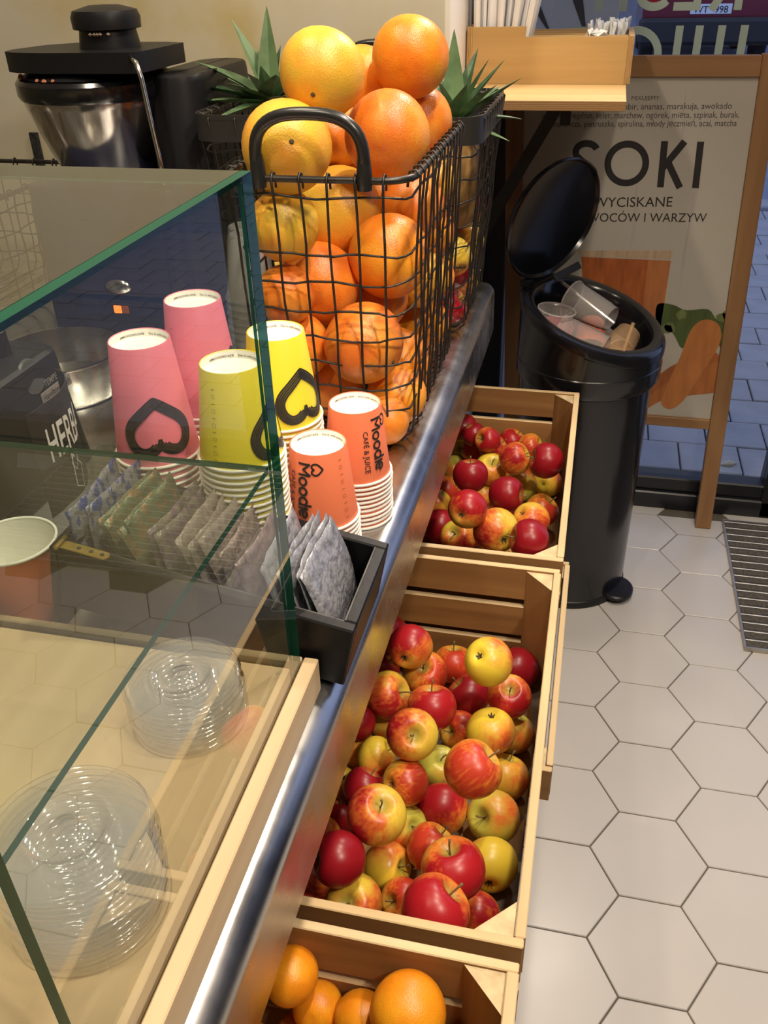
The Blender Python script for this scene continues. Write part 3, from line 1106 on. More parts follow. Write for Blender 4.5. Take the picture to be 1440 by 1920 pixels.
PACK_c2=[[-0.3753, -0.8231, 0.5905, 0.0343], [-0.4314, -0.7409, 0.536, 0.0348], [-0.3553, -0.8073, 0.5256, 0.0355], [-0.324, -0.7183, 0.4711, 0.0342], [-0.2533, -0.8696, 0.6252, 0.0354], [-0.2173, -0.7113, 0.4727, 0.0356], [-0.4417, -0.7542, 0.4701, 0.0331], [-0.3991, -0.8761, 0.5376, 0.0353], [-0.3255, -0.9125, 0.562, 0.0354], [-0.289, -0.7871, 0.4712, 0.034], [-0.2212, -0.8434, 0.5368, 0.033], [-0.4326, -0.9248, 0.5221, 0.0259], [-0.4029, -0.8655, 0.47, 0.033], [-0.3379, -0.9935, 0.5903, 0.0343], [-0.2914, -0.86, 0.4683, 0.0313], [-0.2407, -0.9083, 0.5295, 0.0351], [-0.2136, -0.8486, 0.4707, 0.0337], [-0.4294, -0.9303, 0.4668, 0.0298], [-0.3963, -0.9652, 0.5012, 0.0294], [-0.3114, -0.9348, 0.4678, 0.0308], [-0.2456, -1.0855, 0.6469, 0.0354], [-0.2138, -0.9365, 0.4713, 0.0344], [-0.3403, -1.0301, 0.537, 0.0305], [-0.4007, -1.0234, 0.5025, 0.029], [-0.4455, -0.9923, 0.4641, 0.0271], [-0.3565, -1.1235, 0.5824, 0.0363], [-0.3342, -1.0595, 0.4867, 0.0282], [-0.2924, -1.0129, 0.4731, 0.0362], [-0.2209, -1.0166, 0.4803, 0.0356], [-0.3882, -1.1834, 0.5694, 0.0327], [-0.3473, -1.1159, 0.4747, 0.031], [-0.2927, -1.0995, 0.5043, 0.0321], [-0.2538, -1.1697, 0.5696, 0.0372], [-0.2167, -1.0872, 0.4748, 0.0354], [-0.3702, -1.1912, 0.5004, 0.035], [-0.3162, -1.1647, 0.4834, 0.0275], [-0.2634, -1.2406, 0.5937, 0.0384], [-0.2224, -1.1526, 0.4645, 0.0275], [-0.4394, -1.1611, 0.4676, 0.0306], [-0.4439, -1.0908, 0.4761, 0.026], [-0.4289, -1.0449, 0.4615, 0.0245]]
PACK_c1=[[-0.4109, -0.05, 0.569, 0.0308], [-0.3793, -0.0973, 0.5761, 0.0263], [-0.4188, -0.0184, 0.4908, 0.0266], [-0.3879, -0.0544, 0.516, 0.0272], [-0.344, -0.1371, 0.587, 0.0281], [-0.3381, -0.0811, 0.5368, 0.033], [-0.3014, -0.0218, 0.5279, 0.0298], [-0.2577, -0.0618, 0.5385, 0.0304], [-0.2812, -0.1906, 0.577, 0.0344], [-0.2155, -0.2211, 0.5957, 0.0358], [-0.3324, -0.1659, 0.532, 0.0342], [-0.3549, -0.3313, 0.6087, 0.0344], [-0.4237, -0.0715, 0.4717, 0.0301], [-0.2658, -0.1606, 0.4962, 0.0344], [-0.2118, -0.0924, 0.4694, 0.0323], [-0.2797, -0.3808, 0.6044, 0.0344], [-0.347, -0.1676, 0.4682, 0.0312], [-0.3322, -0.5419, 0.6654, 0.0346], [-0.4217, -0.204, 0.4883, 0.0344], [-0.433, -0.2665, 0.4982, 0.0299], [-0.2152, -0.2411, 0.4887, 0.0355], [-0.2278, -0.4387, 0.5901, 0.0344], [-0.3017, -0.238, 0.4695, 0.0325], [-0.2826, -0.5211, 0.6139, 0.0399], [-0.2223, -0.5704, 0.6358, 0.0344], [-0.4052, -0.3945, 0.5249, 0.0345], [-0.3589, -0.4442, 0.5377, 0.0344], [-0.3477, -0.32, 0.4638, 0.0268]]
PACK_og=[[-0.3948, -1.3427, 0.5942, 0.0286], [-0.2702, -1.3519, 0.5946, 0.0369], [-0.3706, -1.339, 0.5368, 0.0264], [-0.3205, -1.3472, 0.5481, 0.028], [-0.3885, -1.3455, 0.4764, 0.0308]]
PACK_gf=[[-0.5091, -0.6712, 1.3506, 0.0509], [-0.4336, -0.5094, 1.3525, 0.0508], [-0.5103, -0.4644, 1.3198, 0.0447], [-0.4388, -0.6298, 1.2744, 0.0539], [-0.4284, -0.4655, 1.2666, 0.0459], [-0.5378, -0.74, 1.2783, 0.0529], [-0.5391, -0.5411, 1.2596, 0.0465], [-0.5207, -0.5905, 1.1701, 0.0586], [-0.5459, -0.748, 1.1887, 0.0432], [-0.5322, -0.6672, 1.0895, 0.0552], [-0.4352, -0.6484, 1.1266, 0.0548], [-0.4529, -0.7378, 1.0358, 0.0531], [-0.4357, -0.6143, 0.9563, 0.0516], [-0.427, -0.5273, 1.1657, 0.0461], [-0.4105, -0.4517, 1.1834, 0.0335], [-0.4205, -0.4604, 1.1098, 0.0426], [-0.5135, -0.6974, 0.9551, 0.0458], [-0.4197, -0.5216, 1.0563, 0.0419], [-0.4299, -0.4668, 0.9635, 0.0476], [-0.417, -0.6994, 0.9449, 0.0414], [-0.4191, -0.7638, 0.9376, 0.0326], [-0.5491, -0.755, 1.1024, 0.0379], [-0.4104, -0.4509, 1.037, 0.0338], [-0.5441, -0.7391, 1.0265, 0.0433], [-0.4749, -0.5923, 1.0464, 0.0507]]
FILL_c2=[[-0.3533, -0.7925, 0.4648, 0.0277], [-0.3145, -1.2457, 0.465, 0.0278], [-0.3746, -1.2458, 0.4651, 0.0278], [-0.2265, -1.2209, 0.4657, 0.0279], [-0.4687, -0.8752, 0.4661, 0.0288], [-0.4317, -1.2292, 0.4661, 0.0277], [-0.3939, -0.7023, 0.4675, 0.0282], [-0.3566, -1.0074, 0.4707, 0.028], [-0.4668, -0.699, 0.4808, 0.0279], [-0.2769, -1.2039, 0.4828, 0.0292], [-0.3459, -0.8634, 0.4934, 0.0281], [-0.2336, -1.2455, 0.5177, 0.0282], [-0.289, -1.246, 0.5293, 0.0285]]
FILL_c1=[[-0.2774, -0.0325, 0.4648, 0.0277], [-0.2633, -0.3843, 0.4648, 0.0276], [-0.2609, -0.4599, 0.4648, 0.0278], [-0.3361, -0.4813, 0.4651, 0.0277], [-0.4004, -0.4075, 0.4651, 0.0276], [-0.4152, -0.3137, 0.4651, 0.0279], [-0.2727, -0.3288, 0.4652, 0.0281], [-0.4526, -0.4259, 0.4653, 0.0279], [-0.2951, -0.0902, 0.4654, 0.0277], [-0.2645, -0.5377, 0.4654, 0.0279], [-0.3747, -0.5601, 0.4654, 0.0284], [-0.356, -0.0246, 0.466, 0.028], [-0.2203, -0.5752, 0.4661, 0.0288], [-0.3148, -0.5618, 0.4663, 0.0289], [-0.4651, -0.1655, 0.4664, 0.0284], [-0.4687, -0.3026, 0.4664, 0.0286], [-0.3552, -0.0847, 0.4664, 0.0276], [-0.3388, -0.4192, 0.4666, 0.0276], [-0.4381, -0.3626, 0.4671, 0.0278], [-0.4, -0.4791, 0.4674, 0.0288], [-0.2143, -0.4136, 0.4675, 0.0277], [-0.3741, -0.2703, 0.4676, 0.0304], [-0.2193, -0.0246, 0.4693, 0.0288], [-0.2161, -0.4998, 0.4728, 0.0293]]
FILL_og=[[-0.2434, -1.3875, 0.4704, 0.0304], [-0.4533, -1.3683, 0.4706, 0.0304], [-0.3164, -1.4062, 0.4707, 0.0305], [-0.3938, -1.4058, 0.4713, 0.0306], [-0.2899, -1.3539, 0.4884, 0.0315], [-0.2777, -1.4068, 0.5155, 0.0304], [-0.2204, -1.3546, 0.518, 0.0306], [-0.4278, -1.3924, 0.52, 0.0304]]
FILL_gf=[[-0.5202, -0.463, 0.9485, 0.0397], [-0.5038, -0.5551, 0.9487, 0.0403], [-0.5322, -0.6217, 0.985, 0.0396], [-0.5142, -0.5069, 1.0146, 0.0415], [-0.5205, -0.4652, 1.0823, 0.0396], [-0.4904, -0.4619, 1.1554, 0.0415], [-0.5316, -0.4606, 1.231, 0.0398]]
pile(PACK_c2, ROWS_C2, 'middle')
pile(PACK_c1, ROWS_C1, 'far')
for tab, wd in ((FILL_c2, 'middle'), (FILL_c1, 'far')):
    for P in tab:
        apple(random.choice('RSRO'), P, 'apple buried under the top layer of the %s crate' % wd, (random.uniform(-1, 1), random.uniform(-1, 1), .3), random.uniform(0, 6), 'apples buried in the %s crate' % wd)

# ================================================================ grapefruit and oranges


def citrus_mat(key, ca, cb, cc, pore=90):
    m, n, p, o = nt('citrus_peel_' + key)
    L = n.links
    tc = n.nodes.new('ShaderNodeTexCoord'); oi = n.nodes.new('ShaderNodeObjectInfo')
    ad = n.nodes.new('ShaderNodeVectorMath'); ad.operation = 'ADD'
    cx = n.nodes.new('ShaderNodeCombineXYZ')
    ms = n.nodes.new('ShaderNodeMath'); ms.operation = 'MULTIPLY'; ms.inputs[1].default_value = 23
    L.new(oi.outputs['Random'], ms.inputs[0])
    for i in range(3): L.new(ms.outputs[0], cx.inputs[i])
    L.new(tc.outputs['Object'], ad.inputs[0]); L.new(cx.outputs[0], ad.inputs[1])
    nz = n.nodes.new('ShaderNodeTexNoise'); nz.inputs['Scale'].default_value = 1.1; nz.inputs['Detail'].default_value = 5
    L.new(ad.outputs[0], nz.inputs['Vector'])
    r = n.nodes.new('ShaderNodeValToRGB'); e = r.color_ramp.elements
    e[0].position = .34; e[0].color = (*cb, 1); e[1].position = .66; e[1].color = (*cc, 1)
    x = e.new(.5); x.color = (*ca, 1)
    L.new(nz.outputs[0], r.inputs[0]); L.new(r.outputs[0], p.inputs['Base Color'])
    vo = n.nodes.new('ShaderNodeTexVoronoi'); vo.inputs['Scale'].default_value = 26
    L.new(ad.outputs[0], vo.inputs['Vector'])
    bp = n.nodes.new('ShaderNodeBump'); bp.inputs['Strength'].default_value = .10; bp.inputs['Distance'].default_value = .008
    L.new(vo.outputs['Distance'], bp.inputs['Height'])
    n2 = n.nodes.new('ShaderNodeTexNoise'); n2.inputs['Scale'].default_value = 3.5; n2.inputs['Detail'].default_value = 2
    L.new(ad.outputs[0], n2.inputs['Vector'])
    b2 = n.nodes.new('ShaderNodeBump'); b2.inputs['Strength'].default_value = .02; b2.inputs['Distance'].default_value = .03
    L.new(n2.outputs[0], b2.inputs['Height']); L.new(bp.outputs[0], b2.inputs['Normal'])
    L.new(b2.outputs[0], p.inputs['Normal'])
    p.inputs['Roughness'].default_value = .36
    p.inputs['Subsurface Weight'].default_value = .12
    p.inputs['Subsurface Radius'].default_value = (.02, .008, .002)
    p.inputs['Subsurface Scale'].default_value = .2
    return m


GM = {
    'O': citrus_mat('orange', (.84, .28, .018), (.80, .21, .015), (.86, .37, .03)),
    'P': citrus_mat('pink_orange', (.80, .235, .022), (.76, .17, .025), (.84, .33, .045)),
    'Y': citrus_mat('yellow', (.82, .45, .045), (.83, .36, .04), (.72, .48, .05)),
    'N': citrus_mat('navel', (.84, .30, .012), (.80, .25, .01), (.88, .36, .015)),
}
SCAR = mat('peel_scar', (.10, .07, .03), .9)
GF = {}


def citrus(name, key, P, label, axis, cat, group=None):
    x, y, z, r = P
    v = random.randint(0, 1)
    if (name, key, v) not in GF:
        rnd = random.Random(v * 7 + ord(key))
        V, F = [], []
        n, m = 32, 20
        w1, w2 = rnd.uniform(0, 6), rnd.uniform(0, 6)
        for i in range(m + 1):
            t = PI * i / m
            for k in range(n):
                a = 2 * PI * k / n
                f = 1 + .012 * math.sin(3 * a + w1) * math.sin(t) ** 2 + .012 * math.sin(2 * a + w2) * math.sin(2 * t)
                q = .95 - .05 * math.exp(-(math.sin(t) / .16) ** 2)
                V.append((math.sin(t) * math.cos(a) * f, math.sin(t) * math.sin(a) * f, math.cos(t) * q * (1 + .03 * math.cos(t))))
        for i in range(m):
            for k in range(n):
                F.append((i * n + k, (i + 1) * n + k, (i + 1) * n + (k + 1) % n, i * n + (k + 1) % n))
        o = mk(name, weld((V, F)), GM[key], smooth=True)
        mk('stem_scar', lathe([(0, .965), (.035, .965), (.055, .945), (.065, .915), (.03, .90)], 7), SCAR, o)
        GF[name, key, v] = o
    else:
        s = GF[name, key, v]
        o = s.copy(); COL.objects.link(o)
        for ch in s.children:
            c = ch.copy(); COL.objects.link(c); c.parent = o
    q = Vector(axis).normalized().to_track_quat('Z', 'Y').to_matrix().to_4x4()
    o.matrix_world = Matrix.Translation((x, y, z)) @ q @ Matrix.Rotation(random.uniform(0, 6), 4, 'Z') @ Matrix.Diagonal((r * 1.025, r * 1.025, r * 1.025, 1))
    for kk in ('group', 'label', 'category'):
        if kk in o: del o[kk]
    return tag(o, label, cat, group)


ROWS_GF = """Y|-.25 .45|big golden grapefruit on top of the heap at the left, with a dark spot
O||big bright orange grapefruit on top of the heap at the right
O||orange grapefruit behind and between the two top ones
P||large peach-orange grapefruit in the middle, in front of the two top ones
P||orange grapefruit right of the large peach-orange one, below the top right one
Y|.12 -.12|golden grapefruit behind the wire handle with a dented navel
P||shaded orange grapefruit in the hollow right of the wire handle
Y||yellow grapefruit bulging through the top row of wires below the handle
Y||golden grapefruit at the front left behind the wires, under the one with a dented navel
P||reddish orange grapefruit behind the wires, below the yellow one
O||orange grapefruit with wrinkled skin behind the wires at the right, below the rim
P|.75 .5|orange grapefruit in the middle of the front wires with a green scar at its right
O|.0 .05|orange grapefruit low at the right with its dark stem scar facing out
P||shaded grapefruit behind the front right corner of the rim
Y||yellowish grapefruit at the far end of the right side, under the rim
O||golden grapefruit at the far end of the right side, second from the rim
P||shaded grapefruit at the bottom left behind the yellow cups
Y||small yellowish grapefruit in the right side, behind the wrinkled one
O||orange grapefruit low in the right side, above the bottom wires
O||orange grapefruit resting on the bottom wires at the right
P||small grapefruit at the bottom front, behind the right orange cups
P||shaded grapefruit at the left, behind the reddish orange one
O||small orange grapefruit low at the far end of the right side
P||shaded grapefruit at the left near the bottom wires
P||shaded grapefruit deep in the middle of the heap""".split('\n')
for P, row in zip(PACK_gf, ROWS_GF):
    k, f, lab = row.split('|')
    if f:
        fx, fy = map(float, f.split())
        ax = camdir(P, fx, fy)
    else:
        a = random.uniform(0, 2 * PI)
        ax = -camdir(P, .5 * math.cos(a), .5 * math.sin(a))
    citrus('grapefruit', k, P, lab, ax, 'grapefruit')
for P in FILL_gf:
    citrus('grapefruit', 'P', P, 'grapefruit buried inside the heap in the wire basket', (random.uniform(-1, 1), 1, random.uniform(-1, 1)), 'grapefruit', 'grapefruits buried in the wire basket')
ROWS_OG = """-.5 -.45|orange at the counter edge with a dark button scar, highest in the near crate
.1 .7|large plain orange in the middle of the near crate
|orange half hidden behind the one with a button scar
|shaded orange between the large plain one and the counter
|orange cut off by the photo's lower edge beside the counter""".split('\n')
for P, row in zip(PACK_og, ROWS_OG):
    f, lab = row.split('|')
    ax = camdir(P, *map(float, f.split())) if f else (random.uniform(-.5, .5), .8, -.5)
    citrus('orange', 'N', P, lab, ax, 'orange')
for P in FILL_og:
    citrus('orange', 'N', P, 'orange buried under the top ones in the near crate', (random.uniform(-1, 1), 1, -.5), 'orange', 'oranges buried in the near crate')
# ================================================================ paper cups, upside down in stacks
SL = {
    'orange': mat('orange_cup_paper', (.80, .20, .09), .45, bump=.05, bscale=150),
    'yellow': mat('yellow_cup_paper', (.82, .69, .045), .45, bump=.05, bscale=150),
    'pink': mat('pink_cup_paper', (.80, .20, .28), .45, bump=.05, bscale=150),
}
CUPW = mat('white_cup_paper', (.88, .85, .78), .5)
GREYINK = mat('grey_print', (.10, .06, .05), .6)


def cup_geo(rb, rm, h):
    body = lathe([(rm - .0012, .0022), (rb + .0002, h - .0008), (rb - .0004, h), (rb - .0011, h - .0006), (rm - .0019, .0030)], 48)
    rim = lathe([(rm + .0016 * math.cos(a), .0018 + .0018 * math.sin(a)) for a in [k * PI / 4 for k in range(8)]], 48, closed=True)
    base = lathe([(rb - .0012, h - .0007), (rb - .0021, h - .0085), (rb - .0035, h - .0088), (0, h - .0084)], 48)
    return body, rim, base


class Cone:
    """maps (angle, height) to the outside of the top cup of a stack"""
    def __init__(s, cx, cy, z0, rb, rm, h):
        s.c = (cx, cy, z0); s.rb, s.rm, s.h = rb, rm, h
        s.ca = math.atan2(CAM_C[1] - cy, CAM_C[0] - cx)

    def r(s, z): return s.rm + (s.rb - s.rm) * z / s.h

    def at(s, th, z, off=.0005):
        r = s.r(z) + off
        return (s.c[0] + r * math.cos(th), s.c[1] + r * math.sin(th), s.c[2] + z)


def print_text(cn, parent, txt, th0, z_top, length, size_k, bold, m, name='print'):
    """lettering running down the cup, letter tops to the right"""
    V, F, wd = text2d(txt, bold)
    k = length / wd
    rr = cn.r(cn.h * .5)
    mk(name, ([cn.at(math.radians(th0) + v[1] * k * size_k / rr, z_top - v[0] * k) for v in V], F), m, parent)


def print_ribs(cn, parent, ribs, th0, zc, m, name='print'):
    rr = cn.r(zc)
    g = join(*[([(v[0], v[1], .00003 * i) for v in r[0]], r[1]) for i, r in enumerate(ribs)])
    mk(name, ([cn.at(math.radians(th0) + v[0] / rr, zc + v[1], .0004 + v[2]) for v in g[0]], g[1]), m, parent)


def heart_path(w, h, n=60, open_=.0):
    half = [(0, .5), (.12, .41), (.27, .27), (.41, .12), (.485, -.04), (.485, -.20), (.42, -.36), (.30, -.455), (.17, -.44), (.07, -.36), (.02, -.25), (.015, -.2)]
    P = []
    m = n // 2
    for i in range(m + 1):                      # right half, cleft to tip
        t = (len(half) - 1) * (1 - i / m)
        k = min(int(t), len(half) - 2)
        f = t - k
        p0, p1, p2, p3 = [Vector(half[min(max(k + d, 0), len(half) - 1)]) for d in (-1, 0, 1, 2)]
        q = .5 * ((2 * p1) + (p2 - p0) * f + (2 * p0 - 5 * p1 + 4 * p2 - p3) * f * f + (3 * p1 - p0 - 3 * p2 + p3) * f ** 3)
        P.append((q[0] * w, q[1] * h))
    return P + [(-x, y) for x, y in reversed(P[:-1])]


def brush_heart(cn, parent, deg, zc, w, h, wd):
    ribs = []
    rnd = random.Random(3)
    for k in range(5):
        o = (k - 2) / 5 * wd
        a = 2 + rnd.randint(0, 3) if k != 2 else 0
        base = heart_path(w, h, 60)
        # two strokes: left and right half, each from the cleft to the tip
        tip = base[30]
        for half in (base[a:31] + [(-.035 * w, tip[1] + .012 * h)], [(.02 * w, tip[1] + .006 * h)] + base[30:61 - a]):
            q = []
            for i, p in enumerate(half):
                t = Vector(half[min(i + 1, len(half) - 1)]) - Vector(half[max(i - 1, 0)])
                if t.length < 1e-9: t = Vector((1, 0))
                t.normalize()
                q.append((p[0] - t[1] * o, p[1] + t[0] * o))
            ribs.append(ribbon(q, wd / 5 * (.80 if k in (1, 3) else 1.0)))
    print_ribs(cn, parent, ribs, deg, zc, INK, 'brush_heart')


def logo(cn, parent, deg, z_top, length):
    k = length / 4.22
    sw = .17
    P = [([(.09, 0), (.09, 1)], 0), ([(.05, 1.0), (.52, .40)], 0), ([(.48, .40), (.95, 1.0)], 0), ([(.91, 1), (.91, 0)], 0),
         (arc(1.42, .375, .29, .29, 0, 360, 28)[:-1], 1), (arc(2.19, .375, .29, .29, 0, 360, 28)[:-1], 1), (arc(2.95, .375, .29, .29, 0, 360, 28)[:-1], 1),
         ([(3.24, 0), (3.24, 1.0)], 0), ([(3.50, 0), (3.50, .75)], 0), (arc(3.93, .375, .29, .29, 0, 318, 26), 0), ([(3.66, .375), (4.20, .375)], 0)]
    rr = cn.r(cn.h * .5)
    R_ = [ribbon([tuple(q) for q in (p if len(p) > 4 else dense(p, .12, False))], sw, bool(c)) for p, c in P]
    V, F = join(*[([(v[0], v[1], .00004 * i) for v in r[0]], r[1]) for i, r in enumerate(R_)])[:2]
    mk('lettering', ([cn.at(math.radians(deg) + v[1] * k / rr, z_top - v[0] * k, .0004 + v[2]) for v in V], F), INK, parent)


def small_heart(cn, parent, deg, zc, w):
    # lying on its side, like the lettering
    p = [(-y, -x) for x, y in heart_path(w, w * .95, 40)]
    p = [(-a, b) for a, b in p]
    print_ribs(cn, parent, [ribbon([(b, a) for b, a in p], w * .15)], deg, zc, INK, 'printed_heart')


def marks(cn, parent, deg, z0, z1, n=9):
    ribs = []
    for i in range(n):
        z = z1 + (z0 - z1) * i / (n - 1)
        if i % 2 == 0: ribs.append(ribbon([(-.0018, z), (.0018, z)], .0006))
        else:
            s = .0017
            ribs.append(ribbon([(-s, z - s), (s, z - s), (s, z + s), (-s, z + s)], .0004, True))
    rr = cn.r((z0 + z1) / 2)
    g = join(*ribs)
    mk('print', ([cn.at(math.radians(deg) + v[0] / rr, v[1]) for v in g[0]], g[1]), GREYINK, parent)


def base_ring_text(cn, parent, txt, deg0, deg1):
    V, F, wd = text2d(txt, .01)
    k = (math.radians(deg1) - math.radians(deg0)) / wd
    def f(u, v):
        a = math.radians(deg1) - u * k
        z = cn.h - .0068 + v * k * cn.rb * .75
        r = cn.rb - .0021 + (z - cn.h + .0085) / .0078 * .0009 - .0004
        return (cn.c[0] + r * math.cos(a), cn.c[1] + r * math.sin(a), cn.c[2] + z)
    mk('ring_print', map2d((V, F), f), GREYINK, parent)


def stack(col, cx, cy, rb, rm, h, total, dz, top_label, low_label, group):
    n = int(round((total - h) / dz))
    dz = (total - h) / max(n, 1)
    body, rim, base = cup_geo(rb, rm, h)
    first = None
    for i in range(n + 1):            # i = 0 stands on the counter
        z = .9003 + i * dz
        if first is None:
            o = empty('paper_cup', (0, 0, 0), None, None)
            mk('sleeve', body, SL[col], o, smooth='auto')
            mk('rim', rim, CUPW, o, smooth=True)
            mk('base', base, CUPW, o, smooth='auto')
            first = o
        else:
            o = first.copy(); COL.objects.link(o)
            for ch in first.children:
                c = ch.copy(); COL.objects.link(c); c.parent = o
        jx, jy = (random.uniform(-.0006, .0006), random.uniform(-.0006, .0006)) if i < n else (0, 0)
        o.location = (cx + jx, cy + jy, z)
        if i < n: tag(o, low_label % nth(n - i, n + 1), 'cup', group)
        else:
            tag(o, top_label, 'cup', group)
            WLOC[o] = Vector((cx, cy, z))
    return o, Cone(cx, cy, z, rb, rm, h)


RING = '#MOODIECAFE    Do it with passion    2go'
# orange cups
for nm, cx, cy, tx, hx, mx in (('right', -.412, -.939, -42, -5, None), ('left', -.426, -1.037, -114, -77, -30)):
    o, cn = stack('orange', cx, cy, .0297, .0395, .088, .147, .0058, 'orange paper cup on top of the %s orange stack, upside down with white base' % nm, 'orange paper cup, %%s in the %s orange stack, white rim showing' % nm, '%s stack of orange cups' % nm)
    logo(cn, o, tx, .079, .062)
    print_text(cn, o, 'CAFÉ & JUICE', tx - 19, .066, .050, 1.0, .006, INK, 'lettering')
    small_heart(cn, o, hx, .0725, .0125)
    if mx is not None: marks(cn, o, mx, .012, .078)
    base_ring_text(cn, o, RING, 20, 160)
# yellow cups
o, cn = stack('yellow', -.483, -.980, .030, .043, .099, .243, .0066, 'bright yellow paper cup on top of the right yellow stack beside the basket', 'yellow paper cup, %s in the right yellow stack, white rim showing', 'right stack of yellow cups')
brush_heart(cn, o, math.degrees(cn.ca) + 38, .036, .056, .050, .0105)
base_ring_text(cn, o, RING, 20, 160)
o, cn = stack('yellow', -.492, -1.081, .030, .043, .098, .250, .0068, 'yellow paper cup on top of the left yellow stack, seen through the glass', 'yellow paper cup, %s in the left yellow stack, white rim showing', 'left stack of yellow cups')
brush_heart(cn, o, math.degrees(cn.ca) + 62, .034, .056, .050, .0105)
marks(cn, o, math.degrees(cn.ca) - 38, .012, .082, 11)
base_ring_text(cn, o, RING, 20, 160)
# pink cups
o, cn = stack('pink', -.594, -1.063, .030, .044, .124, .259, .0075, 'front top pink paper cup with a black brush heart facing the camera', 'pink paper cup, %s in the front pink stack, white rim showing', 'front stack of pink cups')
brush_heart(cn, o, math.degrees(cn.ca) + 4, .043, .060, .054, .0110)
base_ring_text(cn, o, RING, 20, 160)
o, cn = stack('pink', -.578, -.967, .030, .044, .124, .268, .0075, 'tallest pink paper cup on top of the rear pink stack', 'pink paper cup, %s in the rear pink stack, white rim showing', 'rear stack of pink cups')
brush_heart(cn, o, math.degrees(cn.ca) + 66, .040, .060, .054, .0110)
marks(cn, o, math.degrees(cn.ca) - 52, .05, .10, 7)
base_ring_text(cn, o, RING, 20, 160)

# clear plastic cups behind the pink ones
CUPC = clear('clear_cup_plastic', (.95, .95, .95), .08, gain=1.8, haze=.09)


def clear_cup_geo(rb, rm, h, n=28):
    return lathe([(0, h - .002), (rb - .004, h - .002), (rb - .002, h), (rb, h - .001), (rb + .15 * (rm - rb), h * .85), (rb + .17 * (rm - rb) + .001, h * .84), (rm - .002, .012), (rm - .0005, .010), (rm - .0005, .005), (rm + .002, .004), (rm + .002, .001), (rm - .001, .001)], n)


cc0 = None
for i in range(12):
    if cc0 is None:
        cc0 = mk('clear_cup', clear_cup_geo(.028, .042, .11), CUPC, smooth=True); o = cc0
    else:
        o = cc0.copy(); COL.objects.link(o)
    o.location = (-.672, -.560, .9003 + i * .0115)
    tag(o, 'ribbed clear plastic cup, %s in the stack beside the wire basket corner' % nth(11 - i, 12), 'cup', 'stack of clear cups')
o = cc0.copy(); COL.objects.link(o); o.location = (-.588, -.872, .9003); o.scale = (1, 1, 1.35)
if 'group' in o: del o['group']
tag(o, 'single clear plastic cup upside down behind the rear pink cups', 'cup')

# single upright cup left of the tea box
oc = empty('paper_cup', (-.700, -1.190, .9003), 'single orange paper cup standing open side up left of the tea box', 'cup')
gg = [setm(g, 0) for g in cup_geo(.030, .042, .092)]
fl = Matrix.Translation((-.700, -1.190, .9003 + .092)) @ Matrix.Diagonal((1, 1, -1, 1))
flip = lambda g: ([fl @ Vector(v) for v in g[0]], [tuple(reversed(f)) for f in g[1]])
mk('sleeve', flip(lathe([(.0408, .0022), (.0302, .0912), (.0292, .0912)], 48)), SL['orange'], oc, smooth='auto')
mk('inner_wall', flip(lathe([(.0402, .0022), (.0292, .0850), (0, .0850)], 48)), CUPW, oc, smooth='auto')
mk('rim', flip(cup_geo(.030, .042, .092)[1]), CUPW, oc, smooth=True)

# ================================================================ tea box and tea sachets
TB0, TB1, TY0, TY1, TZ0, TZ1 = -.636, -.353, -1.232, -1.090, .9003, .969
tb = empty('tea_box', (TB1, -1.16, TZ0), 'black wooden box of tea sachets, its left end raised, behind the display case', 'box')
TILT = math.radians(11.0)
TBT = Matrix.Translation((TB1, -1.16, TZ0)) @ Matrix.Rotation(TILT, 4, 'Y') @ Matrix.Translation((-TB1, 1.16, -TZ0))
TBM = mat('black_stained_wood', (.004, .004, .005), .42, bump=.2, bscale=120, spec=.28)
WEAR = mat('worn_black_edge', (.06, .055, .055), .5, var=.5, vscale=60)
tw = .012
mk('long_side', box(TB0, TB1, TY0, TY0 + tw, TZ0, TZ1, .0016), TBM, tb)
mk('long_side', box(TB0, TB1, TY1 - tw, TY1, TZ0, TZ1, .0016), TBM, tb)
mk('end', box(TB1 - tw, TB1, TY0 + tw + .0002, TY1 - tw - .0002, TZ0, TZ1, .0016), TBM, tb)
mk('end', box(TB0, TB0 + tw, TY0 + tw + .0002, TY1 - tw - .0002, TZ0, TZ1, .0016), TBM, tb)
mk('floor_board', box(TB0 + tw, TB1 - tw, TY0 + tw, TY1 - tw, TZ0, TZ0 + .008), TBM, tb)
for a, b, c_, d in ((TB1 - .0125, TB1 - .0105, TY0 + .013, TY1 - .013), (TB0 + .013, TB1 - .0125, TY0 + .0105, TY0 + .0125)):
    mk('inner_edge', box(a, b, c_, d, TZ1 - .004, TZ1 - .0005), WEAR, tb)
BRASS = mat('brass_hinge', (.50, .36, .10), .35, metal=.9, var=.2, vscale=40)
HOLE = mat('screw_hole', (.03, .025, .02), .6)


def plate_geo(L, wd, t):
    return prism([(0, -wd / 2), (L - wd / 2, -wd / 2)] + arc(L - wd / 2, 0, wd / 2, wd / 2, -80, 80, 8) + [(L - wd / 2, wd / 2), (0, wd / 2)], t)


for nm, px, py, rz in (('near', TB0, TY0 + .006, 0), ('far', TB0, TY1 - .006, 0)):
    T = Matrix.Translation((px, py, TZ1 + .0003)) @ Matrix.Rotation(rz, 4, 'Z')
    h = mk('hinge', xf(plate_geo(.048, .0105, .0012), T), BRASS, tb)
    mk('hinge_pin', xf(tube([(0, -.009, .002), (0, .009, .002)], .0024, 8), T), BRASS, h)
    for d in (.018, .030, .041):
        mk('screw', xf(lathe([(.0022, 0), (.0018, .0006), (0, .0004)], 8), T @ Matrix.Translation((d, 0, .0012))), HOLE, h)
# opened lid hanging down from the raised left end
mk('lid', xf(box(TB0 - .0105, TB0 - .002, TY0 + .002, TY1 - .002, TZ0 - .040, TZ1 - .003, .0015), Matrix.Identity(4)), TBM, tb)
tb.rotation_euler = (0, TILT, 0)


